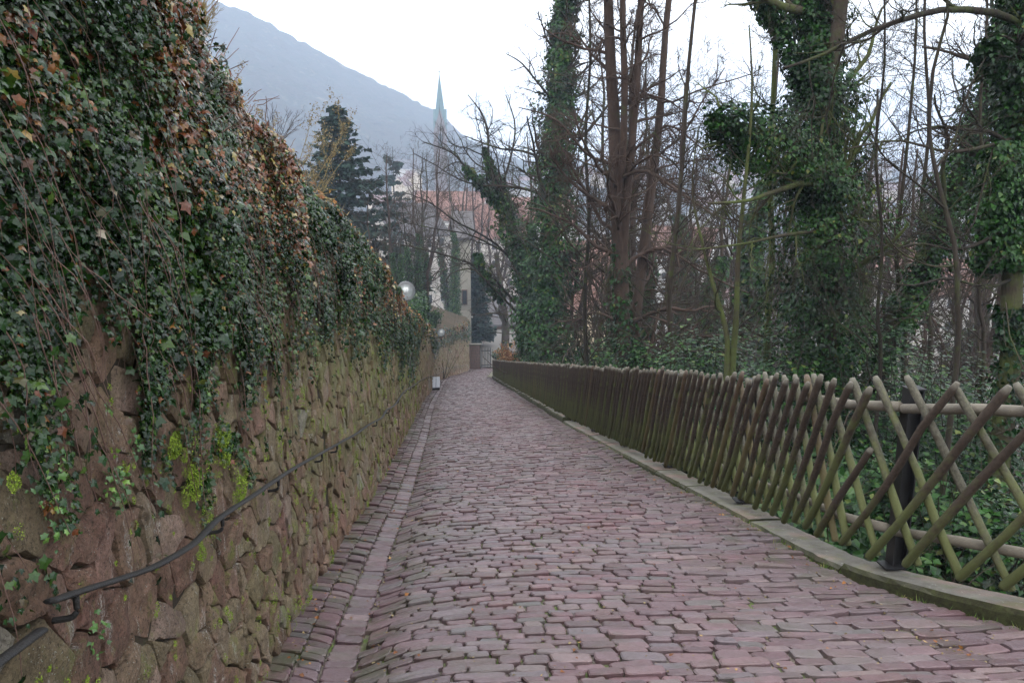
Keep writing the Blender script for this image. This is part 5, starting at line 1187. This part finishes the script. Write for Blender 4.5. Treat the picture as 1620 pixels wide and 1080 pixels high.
# the hazy old town farther off
tm = {}
for v in range(6):
    wm, rm = [('plaster', 'roof_red'), ('plaster_w', 'roof_brown'), ('plaster_y', 'roof_red'), ('plaster', 'roof_brown'), ('plaster_w', 'roof_red'), ('plaster', 'roof_grey')][v]
    w, d, h, rh = 10+v*1.6, 10, 9+v*.8, 5+v*.3; r_ = house('house', 'x', 'house', (0, 0, 0), w, d, h, rh, 0, wm, rm, 'hazy roofs of the old town', windows=0); tm[v] = r_
labels_t = ['red roofed', 'brown roofed', 'red roofed', 'brown roofed', 'red roofed', 'grey roofed']
cnt = 0
for q in range(400):
    if cnt >= 95: break
    px = rng.uniform(560, 1640); D = rng.uniform(210, 900)**1.0; b = at(px, 400, D); z = float(land_z(b[0], b[1])); x_, y_, _ = proj(np.array([[b[0], b[1], z+12]]))
    if (y_[0] < 262 and px < 780) or (px > 1240 and px < 1370): continue
    src = tm[cnt % 6]; cnt += 1; first = cnt <= 6
    o = src if first else src.copy()
    if not first:
        COL.objects.link(o)
        for ch in list(src.children):
            c2 = ch.copy(); COL.objects.link(c2); c2.parent = o
            for g_ in list(ch.children): d2 = g_.copy(); COL.objects.link(d2); d2.parent = c2
    o.location = (b[0], b[1], z-1.5); o.rotation_euler = (0, 0, rng.uniform(0, 3.14)); o['label'] = 'hazy %s %s house %s' % (labels_t[(cnt-1) % 6], ['pale', 'white', 'ochre', 'wide pale', 'wide white', 'large pale'][(cnt-1) % 6], ('beyond the trees ' if D < 400 else ('in mid valley ' if D < 620 else 'far off '))+['near the spruce', 'under the spire', 'by the centre ivy tree', 'by the reddish stems', 'by the mossy tree', 'by the ivy column', 'by the leaning trunk', 'at far right'][int(np.searchsorted([640, 760, 920, 1050, 1200, 1350, 1500], px))])
# church
cD = 360; tip = at(695, 119, cD); gb = at(695, 186, cD); mpp = cD/FPX; hw = 10*mpp; g = VALLEY
ch = thing('church', 'church tower with a tall green copper spire in the haze', 'church', (tip[0], tip[1], g)); ch.rotation_euler = (0, 0, yaw_to_cam(tip))
zb = gb[2]-g; m = MB(); m.box((0, 0, zb/2-3), (hw*2, hw*2, zb-6)); o = m.build('tower', M['churchstone']); o.parent = ch
zs = zb-6; ht = tip[2]-g
V = [(math.cos(a)*hw*1.02*(1 if k else 1), math.sin(a)*hw*1.02, zs+3) for k, a in enumerate(np.arange(8)*math.pi/4+math.pi/8)]+[(math.cos(a)*.12, math.sin(a)*.12, ht) for a in np.arange(8)*math.pi/4+math.pi/8]
o = link('spire', mesh_np('spire', V, tube_faces(2, 8), M['copper'], False, {'rnd': np.zeros(16)})); o.parent = ch
for k in range(4):
    a = k*math.pi/2; R3_ = np.array(Matrix.Rotation(a, 3, 'Z')); V = np.array([(-hw, -hw-.05, zs-.0), (hw, -hw-.05, zs), (0, -hw-.05, zs+9.5), (-.0, -.5, zs+9.5), (-hw, -.5, zs), (hw, -.5, zs)])@R3_.T
    o = link('gable', mesh_np('gable', V, [np.array([(0, 1, 2)]), np.array([(0, 2, 3, 4), (1, 5, 3, 2)])], [M['churchstone'], M['copper']], False, {'rnd': np.zeros(6)}, fmat=[0, 1, 1])); o.parent = ch
    V = np.array([(-1.0, -hw-.15, zs-7), (1.0, -hw-.15, zs-7), (1.0, -hw-.15, zs-2), (0, -hw-.15, zs-.4), (-1.0, -hw-.15, zs-2)])@R3_.T; o = link('window', mesh_np('window', V, [np.array([[0, 1, 2, 3, 4]])], M['pane'], False, {'rnd': np.zeros(5)})); o.parent = ch
m = MB(); m.box((0, 0, ht+1), (.22, .22, 2.4)); m.box((0, 0, ht+1.3), (1.2, .22, .22)); o = m.build('cross', M['black']); o.parent = ch

# labels shared by neighbours are told apart by their order from left to right
by = {}
for o in scene.objects:
    if o.parent is None and o.get('label'): by.setdefault(o['label'], []).append(o)
for lab, L in by.items():
    if 1 < len(L) < 6:
        L.sort(key=lambda o: proj(np.array([[o.location.x, o.location.y, o.location.z+5]]))[0][0])
        for o, w in zip(L, {2: ['left-hand', 'right-hand'], 3: ['left-hand', 'middle', 'right-hand'], 4: ['leftmost', 'inner left', 'inner right', 'rightmost'], 5: ['leftmost', 'inner left', 'middle', 'inner right', 'rightmost']}[len(L)]): o['label'] = w+' '+lab
# ------------------------------------------------------------------ haze
hz = bpy.data.materials.new('valley mist'); hz.use_nodes = True; t = hz.node_tree; t.nodes.clear()
ho = t.nodes.new('ShaderNodeOutputMaterial'); hv = t.nodes.new('ShaderNodeVolumePrincipled'); hv.inputs['Color'].default_value = (.66, .79, 1.0, 1)
hv.inputs['Density'].default_value = .0007; hv.inputs['Anisotropy'].default_value = .0; t.links.new(hv.outputs[0], ho.inputs['Volume'])
b = 3100.0; z0, z1 = VALLEY-3.5, 275.0
V = [(x, y, z) for z in (z0, z1) for x, y in ((-b, -400), (b, -400), (b, b), (-b, b))]
hzo = link('haze', mesh_np('haze', V, [np.array([(0, 3, 2, 1), (4, 5, 6, 7), (0, 1, 5, 4), (1, 2, 6, 5), (2, 3, 7, 6), (3, 0, 4, 7)])], hz)); hzo['kind'] = 'stuff'
zz = max(float(np.max(G[..., 2])), float(H[..., 2].max())); print('highest', zz, 'lowest', float(G[..., 2].min()), float(H[..., 2].min()))
print('TRIS', sum(len(o.data.loops)-2*len(o.data.polygons) for o in scene.objects if o.type == 'MESH'))
